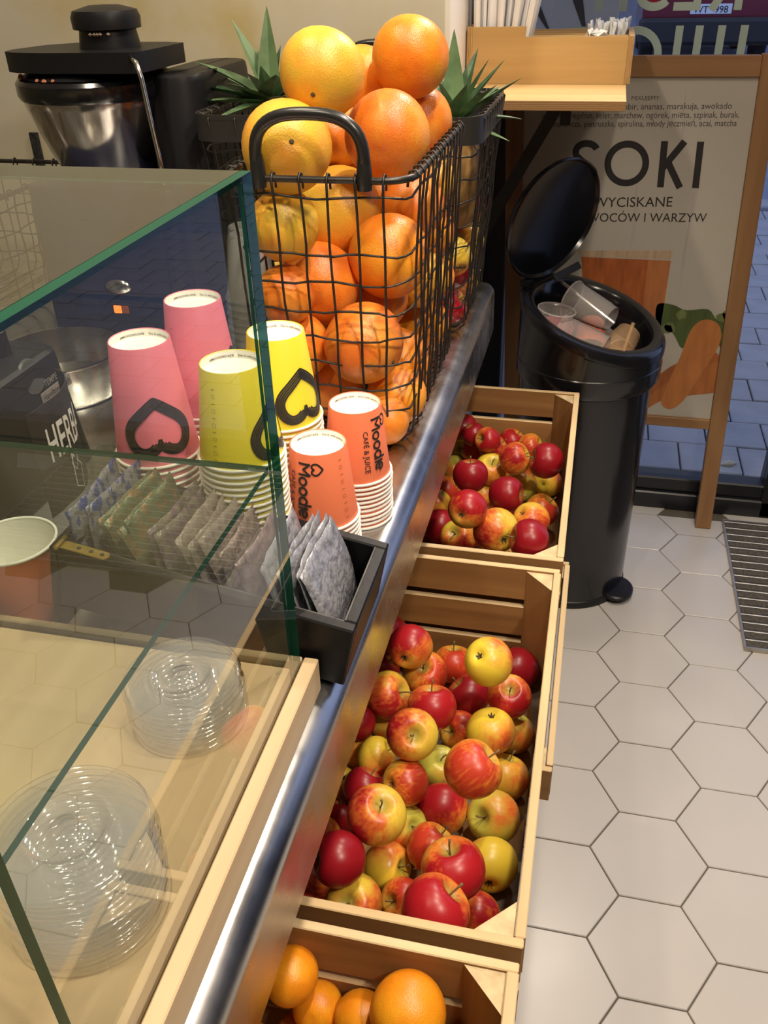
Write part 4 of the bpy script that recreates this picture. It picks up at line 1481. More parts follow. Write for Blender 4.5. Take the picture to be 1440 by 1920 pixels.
def foil(key, col, pc, rough=.35, metal=.25, sc=120):
    """printed foil sachet: plain ground with small scattered print"""
    m, n, p, o = nt('sachet_' + key)
    L = n.links
    tc = n.nodes.new('ShaderNodeTexCoord')
    mp = n.nodes.new('ShaderNodeMapping'); mp.inputs['Scale'].default_value = (sc, sc, sc * .6)
    L.new(tc.outputs['Object'], mp.inputs[0])
    nz = n.nodes.new('ShaderNodeTexNoise'); nz.inputs['Scale'].default_value = 1; nz.inputs['Detail'].default_value = 3
    L.new(mp.outputs[0], nz.inputs['Vector'])
    r = n.nodes.new('ShaderNodeValToRGB'); e = r.color_ramp.elements
    e[0].position = .50; e[0].color = (*col, 1); e[1].position = .56; e[1].color = (*pc, 1)
    L.new(nz.outputs[0], r.inputs[0]); L.new(r.outputs[0], p.inputs['Base Color'])
    nb = n.nodes.new('ShaderNodeTexNoise'); nb.inputs['Scale'].default_value = 90
    L.new(tc.outputs['Object'], nb.inputs['Vector'])
    bp = n.nodes.new('ShaderNodeBump'); bp.inputs['Strength'].default_value = .9; bp.inputs['Distance'].default_value = .004
    L.new(nb.outputs[0], bp.inputs['Height']); L.new(bp.outputs[0], p.inputs['Normal'])
    p.inputs['Roughness'].default_value = rough; p.inputs['Metallic'].default_value = metal
    return m


FO = {
    'silver': foil('silver', (.33, .335, .37), (.24, .245, .29)),
    'mauve': foil('mauve', (.27, .20, .20), (.20, .13, .15)),
    'pink': foil('pale_pink', (.34, .275, .25), (.27, .20, .19)),
    'beige': foil('beige_violet', (.24, .20, .17), (.18, .11, .18)),
    'green': foil('green_brown', (.11, .14, .085), (.20, .125, .06)),
    'blue': foil('blue_white', (.27, .27, .31), (.035, .065, .28)),
}


def sachet_geo(w, h, t, bend, seed):
    rnd = random.Random(seed)
    nx, nz = 8, 10
    V, F = [], []
    ph = rnd.uniform(0, 6)
    for s in (1, -1):
        for j in range(nz + 1):
            for i in range(nx + 1):
                u, v = i / nx, j / nz
                puff = t * max(0, (math.sin(PI * u) * math.sin(PI * min(1, v * 1.12)))) ** .6
                wob = .0015 * math.sin(7 * u + ph + 3 * v) + .0018 * math.sin(5 * v + ph)
                cr = .0006 * (1 if (i + j) % 2 else -1) if v > .88 else 0
                V.append((s * (puff + .0003) + wob + cr + bend * (v ** 2) + bend * .5 * (u - .5) ** 2 * 4 * v, (u - .5) * w, v * h))
    m = (nx + 1) * (nz + 1)
    for j in range(nz):
        for i in range(nx):
            a = j * (nx + 1) + i
            F.append((a, a + 1, a + nx + 2, a + nx + 1))
            F.append((m + a, m + a + nx + 1, m + a + nx + 2, m + a + 1))
    e = []
    for i in range(nx): e.append((i, i + 1)); e.append((nz * (nx + 1) + i + 1, nz * (nx + 1) + i))
    for j in range(nz): e.append(((j + 1) * (nx + 1), j * (nx + 1))); e.append((j * (nx + 1) + nx, (j + 1) * (nx + 1) + nx))
    for a, b in e: F.append((b, a, m + a, m + b))
    return V, F


ORD = ['rightmost', 'second', 'third', 'fourth', 'fifth', 'sixth']
plan = [('silver', 5, -.018, 'silver-grey', 'at the right end of the tea box'), ('mauve', 1, -.082, 'mauve', 'left of the silver-grey ones'), ('pink', 4, -.104, 'pale pink', 'in the middle of the tea box'), ('beige', 2, -.160, 'beige and violet', 'left of the pale pink ones'), ('green', 4, -.186, 'green and brown', 'left of the beige ones'), ('blue', 2, -.240, 'blue and white', 'at the left end of the tea box')]
for key, n, x0, word, where in plan:
    for i in range(n):
        x = TB1 + x0 - i * .0118
        tilt = random.uniform(-.40, -.30)
        yy = -1.161 + random.uniform(-.003, .003)
        T = TBT @ Matrix.Translation((x, yy, TZ0 + .0092)) @ Matrix.Rotation(random.uniform(-.06, .06), 4, 'Z') @ Matrix.Rotation(tilt, 4, 'Y') @ Matrix.Rotation(random.uniform(-.05, .05), 4, 'X')
        o = mk('tea_sachet', xf(sachet_geo(.100, random.uniform(.086, .100), .0026, random.uniform(-.006, .004), hash_(key) + i), T), FO[key], smooth=True, origin=T.to_translation())
        lab = '%s tea sachet %s' % (word, where)
        if n > 1: lab = '%s %s tea sachet %s' % (ORD[i] if i else 'rightmost', word, where)
        tag(o, lab, 'tea sachet', '%s tea sachets' % word)

# curled chalk sign behind the tea box
pts = [(-.700, -1.088), (-.6985, -1.075), (-.699, -1.060), (-.703, -1.044), (-.711, -1.026), (-.722, -1.012), (-.737, -1.003)]
pts = [(-.7025, -1.118), (-.700, -1.103)] + pts
# arc-length table
cl = [0]
for a, b in zip(pts[:-1], pts[1:]): cl.append(cl[-1] + math.hypot(b[0] - a[0], b[1] - a[1]))


def curl(s, off=0):
    s = min(max(s, 0), cl[-1] - 1e-6)
    i = max(k for k in range(len(cl)) if cl[k] <= s)
    i = min(i, len(pts) - 2)
    f = (s - cl[i]) / (cl[i + 1] - cl[i])
    a, b = Vector(pts[i]), Vector(pts[i + 1])
    t = (b - a).normalized()
    p = a + (b - a) * f
    nrm = Vector((t[1], -t[0]))
    return p + nrm * off


HS0, HS1 = .9705, 1.092
sg = empty('chalk_sign', (-.70, -1.07, .9705), 'curled black chalk sign with white hand lettering behind the tea box', 'sign')
V, F = [], []
ns = 24
for off in (-.0008, 0):
    for z in (HS0, HS1):
        for i in range(ns + 1):
            p = curl(cl[-1] * i / ns, off); V.append((p[0], p[1], z))
for i in range(ns):
    a = i; q = ns + 1
    F += [(2 * q + a, 2 * q + a + 1, 3 * q + a + 1, 3 * q + a), (a + 1, a, q + a, q + a + 1), (q + a, 3 * q + a, 3 * q + a + 1, q + a + 1), (a, a + 1, 2 * q + a + 1, 2 * q + a)]
for a in (0, ns):
    q = ns + 1
    F.append((a, 2 * q + a, 3 * q + a, q + a))
mk('sheet', (V, F), mat('blackboard_sheet', (.018, .017, .018), .7), sg)
CHALK = mat('white_chalk', (.72, .72, .70), .9)
tx_, fx_, wd_ = text2d('HERBATA', .012)
k = (cl[-1] * .86) / wd_
mk('chalk_lettering', ([(*curl(.020 + v[0] * k, .0006), HS0 + .058 + v[1] * k * 2.1) for v in tx_], fx_), CHALK, sg)
bag = [ribbon([(.052, .052), (.070, .030), (.064, .004), (.050, .012), (.052, .052)], .0014), ribbon([(.056, .052), (.050, .040), (.056, .030), (.064, .040), (.062, .052)], .0014)]
for g in bag:
    mk('chalk_drawing', ([(*curl(v[0], .0006), HS0 + v[1]) for v in g[0]], g[1]), CHALK, sg)
# ================================================================ wire baskets
WIRE = mat('dark_steel_wire', (.055, .05, .045), .38, metal=.7, var=.35, vscale=60)
HANDLE = mat('black_handle_plastic', (.016, .016, .016), .28, spec=.6)


def rrect(x0, x1, y0, y1, r, n=5):
    P = []
    for cx, cy, a in ((x1 - r, y0 + r, -90), (x1 - r, y1 - r, 0), (x0 + r, y1 - r, 90), (x0 + r, y0 + r, 180)):
        for k in range(n + 1):
            t = math.radians(a + 90 * k / n)
            P.append((cx + r * math.cos(t), cy + r * math.sin(t)))
    return P


def basket(label, x0, x1, y0, y1, zt, zb, taper, rows, nf, nside, seed, band=None, wob=.0022):
    rnd = random.Random(seed)
    bk = empty('wire_basket', ((x0 + x1) / 2, (y0 + y1) / 2, zb), label, 'basket')
    cx, cy = (x0 + x1) / 2, (y0 + y1) / 2

    def shrink(p, z):
        f = 1 - taper * (zt - z) / (zt - zb)
        return Vector((cx + (p[0] - cx) * f, cy + (p[1] - cy) * f, z))
    R = .038
    top = dense(rrect(x0, x1, y0, y1, R), .02)
    mk('rim', tube([shrink(p, zt) for p in top], .0042, 8, closed=True), WIRE, bk, smooth=True)
    for z in rows:
        ph = rnd.uniform(0, 6)
        L = dense(rrect(x0 + .002, x1 - .002, y0 + .002, y1 - .002, R), .018)
        pts = []
        for i, p in enumerate(L):
            q = shrink(p, z + wob * math.sin(i * .9 + ph) + rnd.uniform(-.0012, .0012))
            f = 1 + .004 * math.sin(i * 2.1)
            pts.append(Vector((cx + (q[0] - cx) * f, cy + (q[1] - cy) * f, q[2])))
        mk('wire', tube(pts, .00155, 6, closed=True), WIRE, bk, smooth=True)

    def upright(px, py, inx, iny):
        pts = []
        hook = [(-.010, -.012), (-.0075, .0045), (0, .0068), (.0055, .001)]
        for o, dz in hook:
            q = shrink((px, py), zt)
            pts.append(q + Vector((-inx * o, -iny * o, dz)))
        m = 9
        for k in range(1, m + 1):
            z = zt - (zt - zb - .02) * k / m
            q = shrink((px, py), z)
            pts.append(q + Vector((rnd.uniform(-wob, wob) * .8 + .0035 * -inx, rnd.uniform(-wob, wob) * .8 + .0035 * -iny, 0)))
        q = shrink((px, py), zb)
        pts.append(Vector((q[0] + inx * .012, q[1] + iny * .012, zb + .004)))
        pts.append(Vector((q[0] + inx * .07, q[1] + iny * .07, zb + .0022)))
        mk('wire', tube(pts, .0016, 6), WIRE, bk, smooth=True)
    for k in range(nf):
        px = x0 + R * .8 + (x1 - x0 - 1.6 * R) * k / (nf - 1)
        upright(px, y0, 0, 1); upright(px, y1, 0, -1)
    for k in range(nside):
        py = y0 + R * .8 + (y1 - y0 - 1.6 * R) * k / (nside - 1)
        upright(x0, py, 1, 0); upright(x1, py, -1, 0)
    # bottom grid
    f = 1 - taper
    for k in range(nf):
        px = cx + (x0 + R + (x1 - x0 - 2 * R) * k / (nf - 1) - cx) * f
        mk('wire', tube([(px, cy + (y0 - cy) * f + .02, zb + .0024), (px, cy + (y1 - cy) * f - .02, zb + .0024)], .0018, 5), WIRE, bk)
    return bk, shrink


def bail(bk, cx, y, wd, hz, zt, along='x', lean=0.0):
    pts = []
    for k in range(25):
        t = PI * k / 24
        u = -math.cos(t)
        uu = (abs(u) ** .75) * (1 if u > 0 else -1) * wd / 2
        zz = (max(0, math.sin(t)) ** .62) * hz
        p = (cx + uu * (1 - .06 * (1 - zz / hz)), y + lean * zz, zt + .004 + zz)
        pts.append(p)
    o = mk('handle', tube(pts, .0072, 10), HANDLE, bk, smooth=True)
    for s in (-1, 1):
        px = pts[0][0] if s < 0 else pts[-1][0]
        mk('handle_foot', lathe([(0, -.016), (.0085, -.016), (.0095, -.004), (.0082, .012), (.0072, .020), (0, .02)], 12, (px, y, zt + .006)), HANDLE, o, smooth='auto')


ZB = .9008
b1, sh1 = basket('wire basket heaped with grapefruits, standing behind the orange cups', -.600, -.374, -.802, -.405, 1.256, ZB, .10,
                 [1.236, 1.168, 1.133, 1.096, 1.060, 1.026, .992, .958, .925], 6, 13, 4)
bail(b1, -.490, -.803, .134, .066, 1.256, lean=-.06)
b2, sh2 = basket('wide black basket with pineapples and apples behind the grapefruit basket', -.815, -.352, -.392, -.068, 1.254, ZB, .12,
                 [1.205, 1.168, 1.133, 1.096, 1.060, 1.026, .992, .958, .925], 10, 9, 9)
bail(b2, -.585, -.066, .134, .075, 1.256)
# flat metal band around its rim
L = dense(rrect(-.819, -.348, -.396, -.064, .038), .02)
V, F = [], []
n = len(L)
for z in (1.222, 1.262):
    for o in (0, -.0022):
        for p in L:
            d = Vector((p[0] + .5835, p[1] + .23)).normalized()
            V.append((p[0] + d[0] * o, p[1] + d[1] * o, z))
for i in range(n):
    j = (i + 1) % n
    F += [(i, j, 2 * n + j, 2 * n + i), (n + j, n + i, 3 * n + i, 3 * n + j), (2 * n + i, 2 * n + j, 3 * n + j, 3 * n + i), (j, i, n + i, n + j)]
mk('rim_band', (V, F), mat('dark_flat_metal', (.05, .047, .045), .42, metal=.5), b2, smooth='auto')

# ================================================================ pineapples in the rear basket
LEAF = None


def leaf_mat():
    m, n, p, o = nt('pineapple_leaf')
    L = n.links
    tc = n.nodes.new('ShaderNodeTexCoord'); oi = n.nodes.new('ShaderNodeObjectInfo')
    nz = n.nodes.new('ShaderNodeTexNoise'); nz.inputs['Scale'].default_value = 40
    L.new(tc.outputs['Object'], nz.inputs['Vector'])
    ad = n.nodes.new('ShaderNodeMath'); ad.operation = 'MULTIPLY_ADD'; ad.inputs[1].default_value = .5
    L.new(oi.outputs['Random'], ad.inputs[0]); L.new(nz.outputs[0], ad.inputs[2])
    r = n.nodes.new('ShaderNodeValToRGB'); e = r.color_ramp.elements
    e[0].position = .4; e[0].color = (.035, .085, .035, 1); e[1].position = 1.0; e[1].color = (.16, .26, .12, 1)
    L.new(ad.outputs[0], r.inputs[0]); L.new(r.outputs[0], p.inputs['Base Color'])
    p.inputs['Roughness'].default_value = .42
    return m


LEAF = leaf_mat()
PSKIN = mat('pineapple_skin', (.30, .17, .05), .6, var=.4, vscale=40)


def leaf_geo(base, d, up, length, wd, curl_):
    """tapering channelled leaf from base heading d, drooping by curl_"""
    d = Vector(d).normalized()
    side = d.cross(Vector((0, 0, 1)))
    if side.length < .05: side = Vector((1, 0, 0))
    side.normalize()
    V, F = [], []
    n = 9
    p = Vector(base)
    for i in range(n + 1):
        t = i / n
        ww = wd * (1 - t) ** .8 * (.75 + .9 * t * (1 - t))
        nrm = side.cross(d).normalized()
        V += [p + side * ww / 2 + nrm * ww * .20, p, p - side * ww / 2 + nrm * ww * .20, p - nrm * .0022 * (1 - t)]
        d = (d + Vector((0, 0, -curl_ / n)) * 1.0).normalized()
        p = p + d * length / n
    for i in range(n):
        a, b = 4 * i, 4 * i + 4
        F += [(a, a + 1, b + 1, b), (a + 1, a + 2, b + 2, b + 1), (a + 2, a + 3, b + 3, b + 2), (a + 3, a, b, b + 3)]
    return V, F


def pineapple(label, base, leaves, seed, tilt=(0, 0)):
    rnd = random.Random(seed)
    bx, by, bz = base
    pa = empty('pineapple', (bx, by, bz - .17), label, 'pineapple')
    V, F = lathe([(0, -.17), (.03, -.168), (.048, -.14), (.052, -.09), (.047, -.04), (.030, -.008), (0, 0)], 20, base)
    mk('fruit', (V, F), PSKIN, pa, smooth=True)
    for (az, el, ln, wd, cu) in leaves:
        a, e = math.radians(az), math.radians(el)
        d = (math.cos(a) * math.cos(e), math.sin(a) * math.cos(e), math.sin(e))
        r = .012
        mk('leaf', leaf_geo((bx + r * d[0], by + r * d[1], bz - .004 + .012 * math.sin(e)), d, None, ln * 1.08, wd * 2.0, cu), LEAF, pa, smooth='auto')
    return pa


rnd = random.Random(12)
LV1 = [(160, 62, .125, .026, .1), (95, 80, .125, .026, 0), (172, 30, .135, .028, .25), (185, 14, .14, .028, .1), (150, 20, .12, .022, .2), (60, 70, .075, .018, .1), (200, 5, .12, .024, .1), (250, 45, .06, .024, .1), (300, 40, .07, .028, .2), (270, 60, .055, .020, 0), (20, 45, .09, .024, .3), (330, 15, .09, .024, .3), (120, 45, .10, .02, .3), (220, 30, .07, .02, .2), (45, 55, .09, .02, .2), (230, -5, .10, .022, .1)]
pineapple('pineapple whose spiky green crown rises left of the grapefruits', (-.735, -.235, 1.262), LV1, 1)
LV2 = [(100, 78, .125, .026, 0), (60, 62, .11, .024, .1), (20, 50, .11, .024, .05), (0, 36, .115, .026, .1), (330, 40, .095, .024, .1), (300, 50, .075, .024, 0), (350, 60, .10, .022, .0), (180, 70, .10, .024, .1), (200, 50, .07, .022, .2), (270, 40, .06, .024, .1), (310, 20, .075, .024, .2), (15, 15, .10, .022, .4), (45, 35, .10, .022, .3), (240, 65, .06, .02, 0), (140, 50, .09, .02, .3), (330, 0, .10, .016, .2)]
pineapple('pineapple whose green crown rises right of the grapefruits by the birch shelf', (-.420, -.215, 1.225), LV2, 2)
for i, (x, y, z, k, lab) in enumerate([(-.398, -.175, 1.075, 'M', 'red and yellow apple pressed against the right wires of the rear basket'), (-.398, -.335, 1.035, 'O', 'orange-red apple low behind the right wires of the rear basket'), (-.402, -.10 - .03, 1.005, 'S', 'red apple at the far right corner of the rear basket'), (-.410, -.245, .985, 'R', 'crimson apple beneath the other two by the right wires of the rear basket'), (-.405, -.320, .945, 'S', 'lowest red apple at the right wires of the rear basket'), (-.405, -.17, .945, 'Y', 'yellow apple on the bottom wires at the right of the rear basket'), (-.735, -.345, 1.000, 'O', 'orange-pink apple at the front left of the rear basket behind the clear cups'), (-.74, -.34, .938, 'S', 'red apple on the bottom wires at the front left of the rear basket')]):
    apple(k, (x, y, z, .033), lab, (random.uniform(-1, 1), random.uniform(-1, 1), .6), random.uniform(0, 6))
# ================================================================ wall shelf with birch organizer
PLY = mat('ply_edge', (.36, .20, .085), .6)
SHZ = 1.229


def ply_edge(x0, x1, y0, y1, z0, z1, axis, n=5):
    """veneer lines along a sawn ply edge"""
    g = []
    for k in range(n):
        z = z0 + (z1 - z0) * (k + .5) / n
        t = (z1 - z0) / n * .28
        g.append(box(x0, x1, y0, y1, z - t, z + t))
    return join(*g)


sh = empty('wall_shelf', (-.30, .26, SHZ - .018), 'birch plywood wall shelf on a black steel bracket carrying the organizer', 'shelf')
mk('shelf_board', box(-.4715, -.134, .035, .505, SHZ - .018, SHZ, .0008), wood('shelf_birch', (.68, .46, .21), (.55, .36, .15), 0, .45, .6, bump=.1), sh)
mk('veneer_lines', ply_edge(-.4715, -.134, .0343, .0349, SHZ - .0175, SHZ - .0005, 0), PLY, sh)
BST = mat('black_steel_bracket', (.012, .012, .013), .4, metal=.3)
mk('bracket_leg', box(-.4715, -.4635, .235, .265, .80, SHZ - .0182, .001), BST, sh)
mk('bracket_arm', box(-.4633, -.225, .235, .265, SHZ - .0252, SHZ - .0183, .001), BST, sh)
V, F = box(-.012, .012, -.013, .013, 0, 1)
a_, b_ = Vector((-.455, .25, .855)), Vector((-.262, .25, SHZ - .024))
dv = b_ - a_
q = dv.to_track_quat('Z', 'Y').to_matrix().to_4x4()
mk('bracket_strut', xf((V, F), Matrix.Translation(a_) @ q @ Matrix.Diagonal((1, 1, dv.length, 1))), BST, sh)
mk('bracket_strut_end', box(-.262, -.240, .238, .262, SHZ - .075, SHZ - .0255, .001), BST, sh)

ORB = wood('organizer_birch', (.66, .42, .17), (.52, .32, .115), 0, .45, .6, bump=.1)
ORY = wood('organizer_birch', (.66, .42, .17), (.52, .32, .115), 1, .45, .6, bump=.1)
og = empty('organizer_box', (-.31, .37, SHZ), 'birch plywood organizer for straws and sachets standing on the wall shelf', 'organizer')
OX0, OX1, OXM, OY0, OY1 = -.470, -.139, -.3485, .270, .490
ZL, ZH = 1.3175, 1.3365
t = .012
fr = [(OX0 + t, SHZ + .0004), (OX1, SHZ + .0004), (OX1, ZL), (OXM, ZL), (OXM, ZH), (OX0 + t, ZH)]
M0 = lambda y: Matrix(((1, 0, 0, 0), (0, 0, 1, y), (0, 1, 0, 0), (0, 0, 0, 1)))
mk('front_panel', prism(fr, t, M0(OY0)), ORB, og)
mk('back_panel', prism(fr, t, M0(OY1 - t)), ORB, og)
mk('end_panel', box(OX0, OX0 + t - .0004, OY0, OY1, SHZ + .0004, ZH, .0006), ORY, og)
mk('end_panel', box(OX1 + .0004, OX1 + t, OY0, OY1, SHZ + .0004, ZL + .002, .0006), ORY, og)
mk('veneer_lines', ([(v[0], v[1], v[2]) for v in join(*[box(OX1 + .002 + k * .0032, OX1 + .0032 + k * .0032, OY0 - .0006, OY0 - .0001, SHZ + .001, ZL) for k in range(3)])[0]], join(*[box(0, 1, 0, 1, 0, 1) for k in range(3)])[1]), PLY, og)
mk('veneer_lines', join(*[box(OX0 + .001 + k * .0032, OX0 + .0022 + k * .0032, OY0 - .0006, OY0 - .0001, SHZ + .001, ZH) for k in range(3)]), PLY, og)
mk('divider', box(OXM - .006, OXM, OY0 + t + .0003, OY1 - t - .0003, SHZ + .001, ZH, .0006), ORY, og)
mk('divider', box(-.228, -.222, OY0 + t + .0003, OY1 - t - .0003, SHZ + .001, ZL, .0006), ORY, og)
for y in (.325, .375, .425):
    mk('cross_divider', box(OXM + .0003, -.2283, y, y + .006, SHZ + .001, ZL - .001, .0006), ORB, og)
mk('cross_divider', box(-.2217, OX1 - .0003, .335, .341, SHZ + .001, ZL - .002, .0006), ORB, og)
# paper-wrapped straws
STRAW = mat('straw_wrapper', (.92, .92, .93), .5, bump=.2, bscale=80)
st0 = None
rnd = random.Random(8)
for i in range(45):
    gx, gy = (i % 9) * .66, i // 9
    x = OX0 + .021 + gx * .0165 + rnd.uniform(-.001, .001)
    y = OY0 + .024 + gy * .030 + (i % 2) * .006
    L = .27
    if st0 is None:
        st0 = mk('wrapped_straw', tube([(0, 0, 0), (0, 0, .004), (0, 0, L - .006), (0, 0, L)], [.006, .0072, .0072, .0065], 7), STRAW, smooth='auto'); o = st0
    else:
        o = st0.copy(); COL.objects.link(o)
    o.location = (x, y, SHZ + .0008)
    o.rotation_euler = (rnd.uniform(-.03, .10), rnd.uniform(-.02, .04) + max(0, gx - 1.5) * .045, 0)
    tag(o, 'white paper-wrapped straw standing in the left end of the birch organizer', 'straw', 'straws in the organizer')
# sugar sachets
SUG = mat('white_sachet_paper', (.88, .88, .86), .55, bump=.3, bscale=60)
su0 = None
for i in range(22):
    if su0 is None:
        su0 = mk('sugar_sachet', sachet_geo(.040, .085, .0022, .002, 5), SUG, smooth=True); o = su0
    else:
        o = su0.copy(); COL.objects.link(o)
    r_, c_ = i // 11, i % 11
    o.location = (-.216 + c_ * .0066, .375 + r_ * .052, SHZ + .022 + rnd.uniform(-.004, .008))
    o.rotation_euler = (rnd.uniform(-.12, .12), rnd.uniform(-.16, .16), rnd.uniform(-.3, .3))
    tag(o, 'white paper sugar sachet standing in the right end of the organizer', 'sachet', 'white sachets in the organizer')
mk('sachet_shim', box(-.2215, -.1395, .345, .475, SHZ + .001, SHZ + .020), BX, og)
# torn sachet scraps in the front compartment
g = []
for k in range(16):
    T = Matrix.Translation((-.205 + rnd.uniform(-.010, .014), .305 + rnd.uniform(-.012, .014), 1.310 + rnd.uniform(-.004, .012))) @ Matrix.Rotation(rnd.uniform(0, 6), 4, Vector((rnd.random(), rnd.random(), .4)).normalized())
    g.append(xf(box(-.010, .010, -.006, .006, -.0005, .0005), T))
pp = mk('crumpled_paper', join(*g), SUG, origin=(-.2, .305, 1.305))
tag(pp, 'crumpled white paper in the front right compartment of the organizer', 'paper')
mk('compartment_floor', box(-.2215, -.1395, OY0 + t + .001, .3345, SHZ + .001, 1.3045), BX, og)
bk_ = mk('dark_sachet_pile', join(*[box(-.335 + k * .006, -.331 + k * .006, .285, .322, SHZ + .003, 1.314 - .003 * (k % 3)) for k in range(17)]), mat('dark_sachet_paper', (.035, .03, .035), .5), origin=(-.28, .3, SHZ))
tag(bk_, 'row of dark sachets in the front middle compartment of the organizer', 'sachets', None, 'stuff')

# ================================================================ advertising stand by the window
SWA, SWB = (.36, .19, .075), (.25, .125, .05)
SW_ = [wood('stand_wood', SWA, SWB, a, .55, .8, bump=.3) for a in range(3)]
LEAN = .046
PY = .528
ld_ = empty('advertising_stand', (-.06, .55, 0), 'wooden framed advertising stand with a juice poster in front of the window', 'sign')


def lean(g):
    return ([(v[0] - LEAN * v[2], v[1], v[2]) for v in g[0]],) + tuple(g[1:])


mk('post', lean(box(.218, .262, .520, .548, .0015, 1.262, .0015)), SW_[2], ld_)
mk('post', lean(box(-.354, -.312, .520, .548, .0015, 1.262, .0015)), SW_[2], ld_)
mk('rear_post', lean(box(.228, .258, .5485, .575, .0015, 1.2, .0015)), SW_[2], ld_)
mk('rear_post', lean(box(-.350, -.320, .5485, .575, .0015, 1.2, .0015)), SW_[2], ld_)
mk('top_rail', lean(box(-.3115, .2175, .520, .548, 1.2155, 1.259, .0015)), SW_[0], ld_)
mk('bottom_rail', lean(box(-.3115, .2175, .520, .548, .328, .356, .0015)), SW_[0], ld_)
POST = mat('poster_paper', (.48, .445, .385), .55)
mk('poster_board', lean(box(-.3115, .2175, PY + .001, PY + .008, .3565, 1.215)), POST, ld_)


def pp_(u, v):
    """pixel seen in the photograph -> point on the poster sheet"""
    p = ony(u, v, PY)
    return Vector((p[0], p[2]))


def poster_text(txt, A, B, hk=1.0, bold=0.0, m=INK, name='lettering'):
    V, F, wd = text2d(txt, bold)
    a, b = pp_(*A), pp_(*B)
    d = (b - a)
    k = d.length / wd
    d = d.normalized()
    up = Vector((-LEAN, 1))
    mk(name, ([((a + d * v[0] * k + up * v[1] * k * hk)[0], PY + .0006, (a + d * v[0] * k + up * v[1] * k * hk)[1]) for v in V], F), m, ld_)


PINK_INK = mat('grey_poster_print', (.09, .08, .075), .6)
poster_text('MIXUJEMY:', (1184, 188), (1238, 187.5), .95, 0, PINK_INK)
poster_text('melon, imbir, ananas, marakuja, awokado', (1117, 206), (1372, 204), 1.05, 0, PINK_INK)
poster_text('cytryna, grejpfrut, seler, marchew, ogórek, mięta, szpinak, burak,', (1016, 222.5), (1386, 220.5), 1.15, 0, PINK_INK)
poster_text('pomarańcza, pietruszka, spirulina, młody jęczmień, acai, matcha', (1022, 238), (1381, 236.5), 1.15, 0, PINK_INK)
poster_text('WYCISKANE', (1112, 388.5), (1260, 387.5), 1.0, .0, INK)
poster_text('Z OWOCÓW I WARZYW', (1062, 415.5), (1324, 416.5), 1.05, .0, INK)
# the big word
zt_, zb_ = pp_(1270, 265)[1], pp_(1270, 352)[1]
Hh = zt_ - zb_
sw = .0158


def big(paths, x):
    for q_, (p, cl_, *w_) in enumerate(paths):
        g = ribbon(p, w_[0] if w_ else sw, cl_)
        mk('lettering', ([(x + v[0] - LEAN * v[1], PY + .0006 - .00008 * q_, zb_ + v[1]) for v in g[0]], g[1]), INK, ld_)


xs = lambda u: pp_(u, 352)[0] 
# S O K I drawn with an even pen
sx = xs(1070)
big([(arc(.034, Hh * .735, .026, Hh * .265 - sw / 2, 22, 215, 16) + [(.026, Hh * .53), (.038, Hh * .44)] + arc(.030, Hh * .25, .026, Hh * .25 - sw / 2, 50, -150, 16), False)], sx)
R_ = Hh / 2 - sw / 2
big([(arc(0, Hh / 2, R_, R_, 0, 360, 40)[:-1], True)], xs(1171.5) + LEAN * 0 )
big([([(0, 0), (0, Hh)], False), ([(.002, Hh * .43), (.046, Hh)], False), ([(.014, Hh * .52), (.046, 0)], False)], xs(1238))
big([([(0, 0), (0, Hh)], False)], xs(1304))


def blob(pts, col, lay, name='printed_picture', key=None, var=.12):
    P = [pp_(*p) for p in pts]
    n = len(P)
    c = sum(P, Vector((0, 0))) / n
    y = PY + .0008 - .00005 * lay
    V = [(p[0], y, p[1]) for p in P]
    mk(name, (V, [tuple(range(n))]), mat(key, col, .55, var=var, vscale=18, stretch=(3, 3, .6)), ld_)


def smoothp(pts, n=6):
    out = []
    N = len(pts)
    for i in range(N):
        p0, p1, p2, p3 = [Vector(pts[(i + k) % N]) for k in (-1, 0, 1, 2)]
        for j in range(n):
            t = j / n
            out.append(tuple(.5 * ((2 * p1) + (p2 - p0) * t + (2 * p0 - 5 * p1 + 4 * p2 - p3) * t * t + (3 * p1 - p0 - 3 * p2 + p3) * t ** 3)))
    return out


# drips of juice, juice glass, parsley, carrots
for pts in ([(1196, 350), (1191, 440), (1180, 470), (1184, 440), (1192, 350)], [(1310, 355), (1290, 450), (1272, 560), (1280, 480), (1300, 360)], [(1288, 135 + 20), (1284, 240), (1278, 262), (1280, 200)]):
    blob(pts, (.44, .40, .37), 0, 'printed_drip', 'poster_drip', .05)
blob([(1084, 470), (1262, 470), (1258, 486), (1088, 482)], (.50, .36, .24), 1, 'printed_glass_rim', 'poster_glass_rim', .2)
blob([(1090, 482), (1258, 489), (1222, 720), (1100, 720)], (.40, .105, .025), 2, 'printed_juice', 'poster_juice', .35)
blob([(1216, 487.5), (1258, 489), (1222, 720), (1190, 720)], (.46, .16, .05), 3, 'printed_juice', 'poster_juice_light', .2)
rnd = random.Random(31)
PAR = [(1236, 575), (1262, 570), (1290, 585), (1330, 578), (1350, 600), (1385, 612), (1381, 660), (1368, 672), (1350, 650), (1330, 640), (1300, 632), (1280, 650), (1262, 625), (1232, 612)]
blob(smoothp([(a + rnd.uniform(-4, 4), b + rnd.uniform(-4, 4)) for a, b in PAR], 4), (.07, .105, .025), 3, 'printed_parsley', 'poster_green', .25)
for k in range(9):
    a, b = rnd.uniform(1245, 1365), rnd.uniform(580, 640)
    blob([(a + rnd.uniform(8, 15) * math.cos(q), b + rnd.uniform(6, 12) * math.sin(q)) for q in [i * .7 for i in range(9)]], (.15, .19, .06), 4, 'printed_parsley', 'poster_light_green', .2)
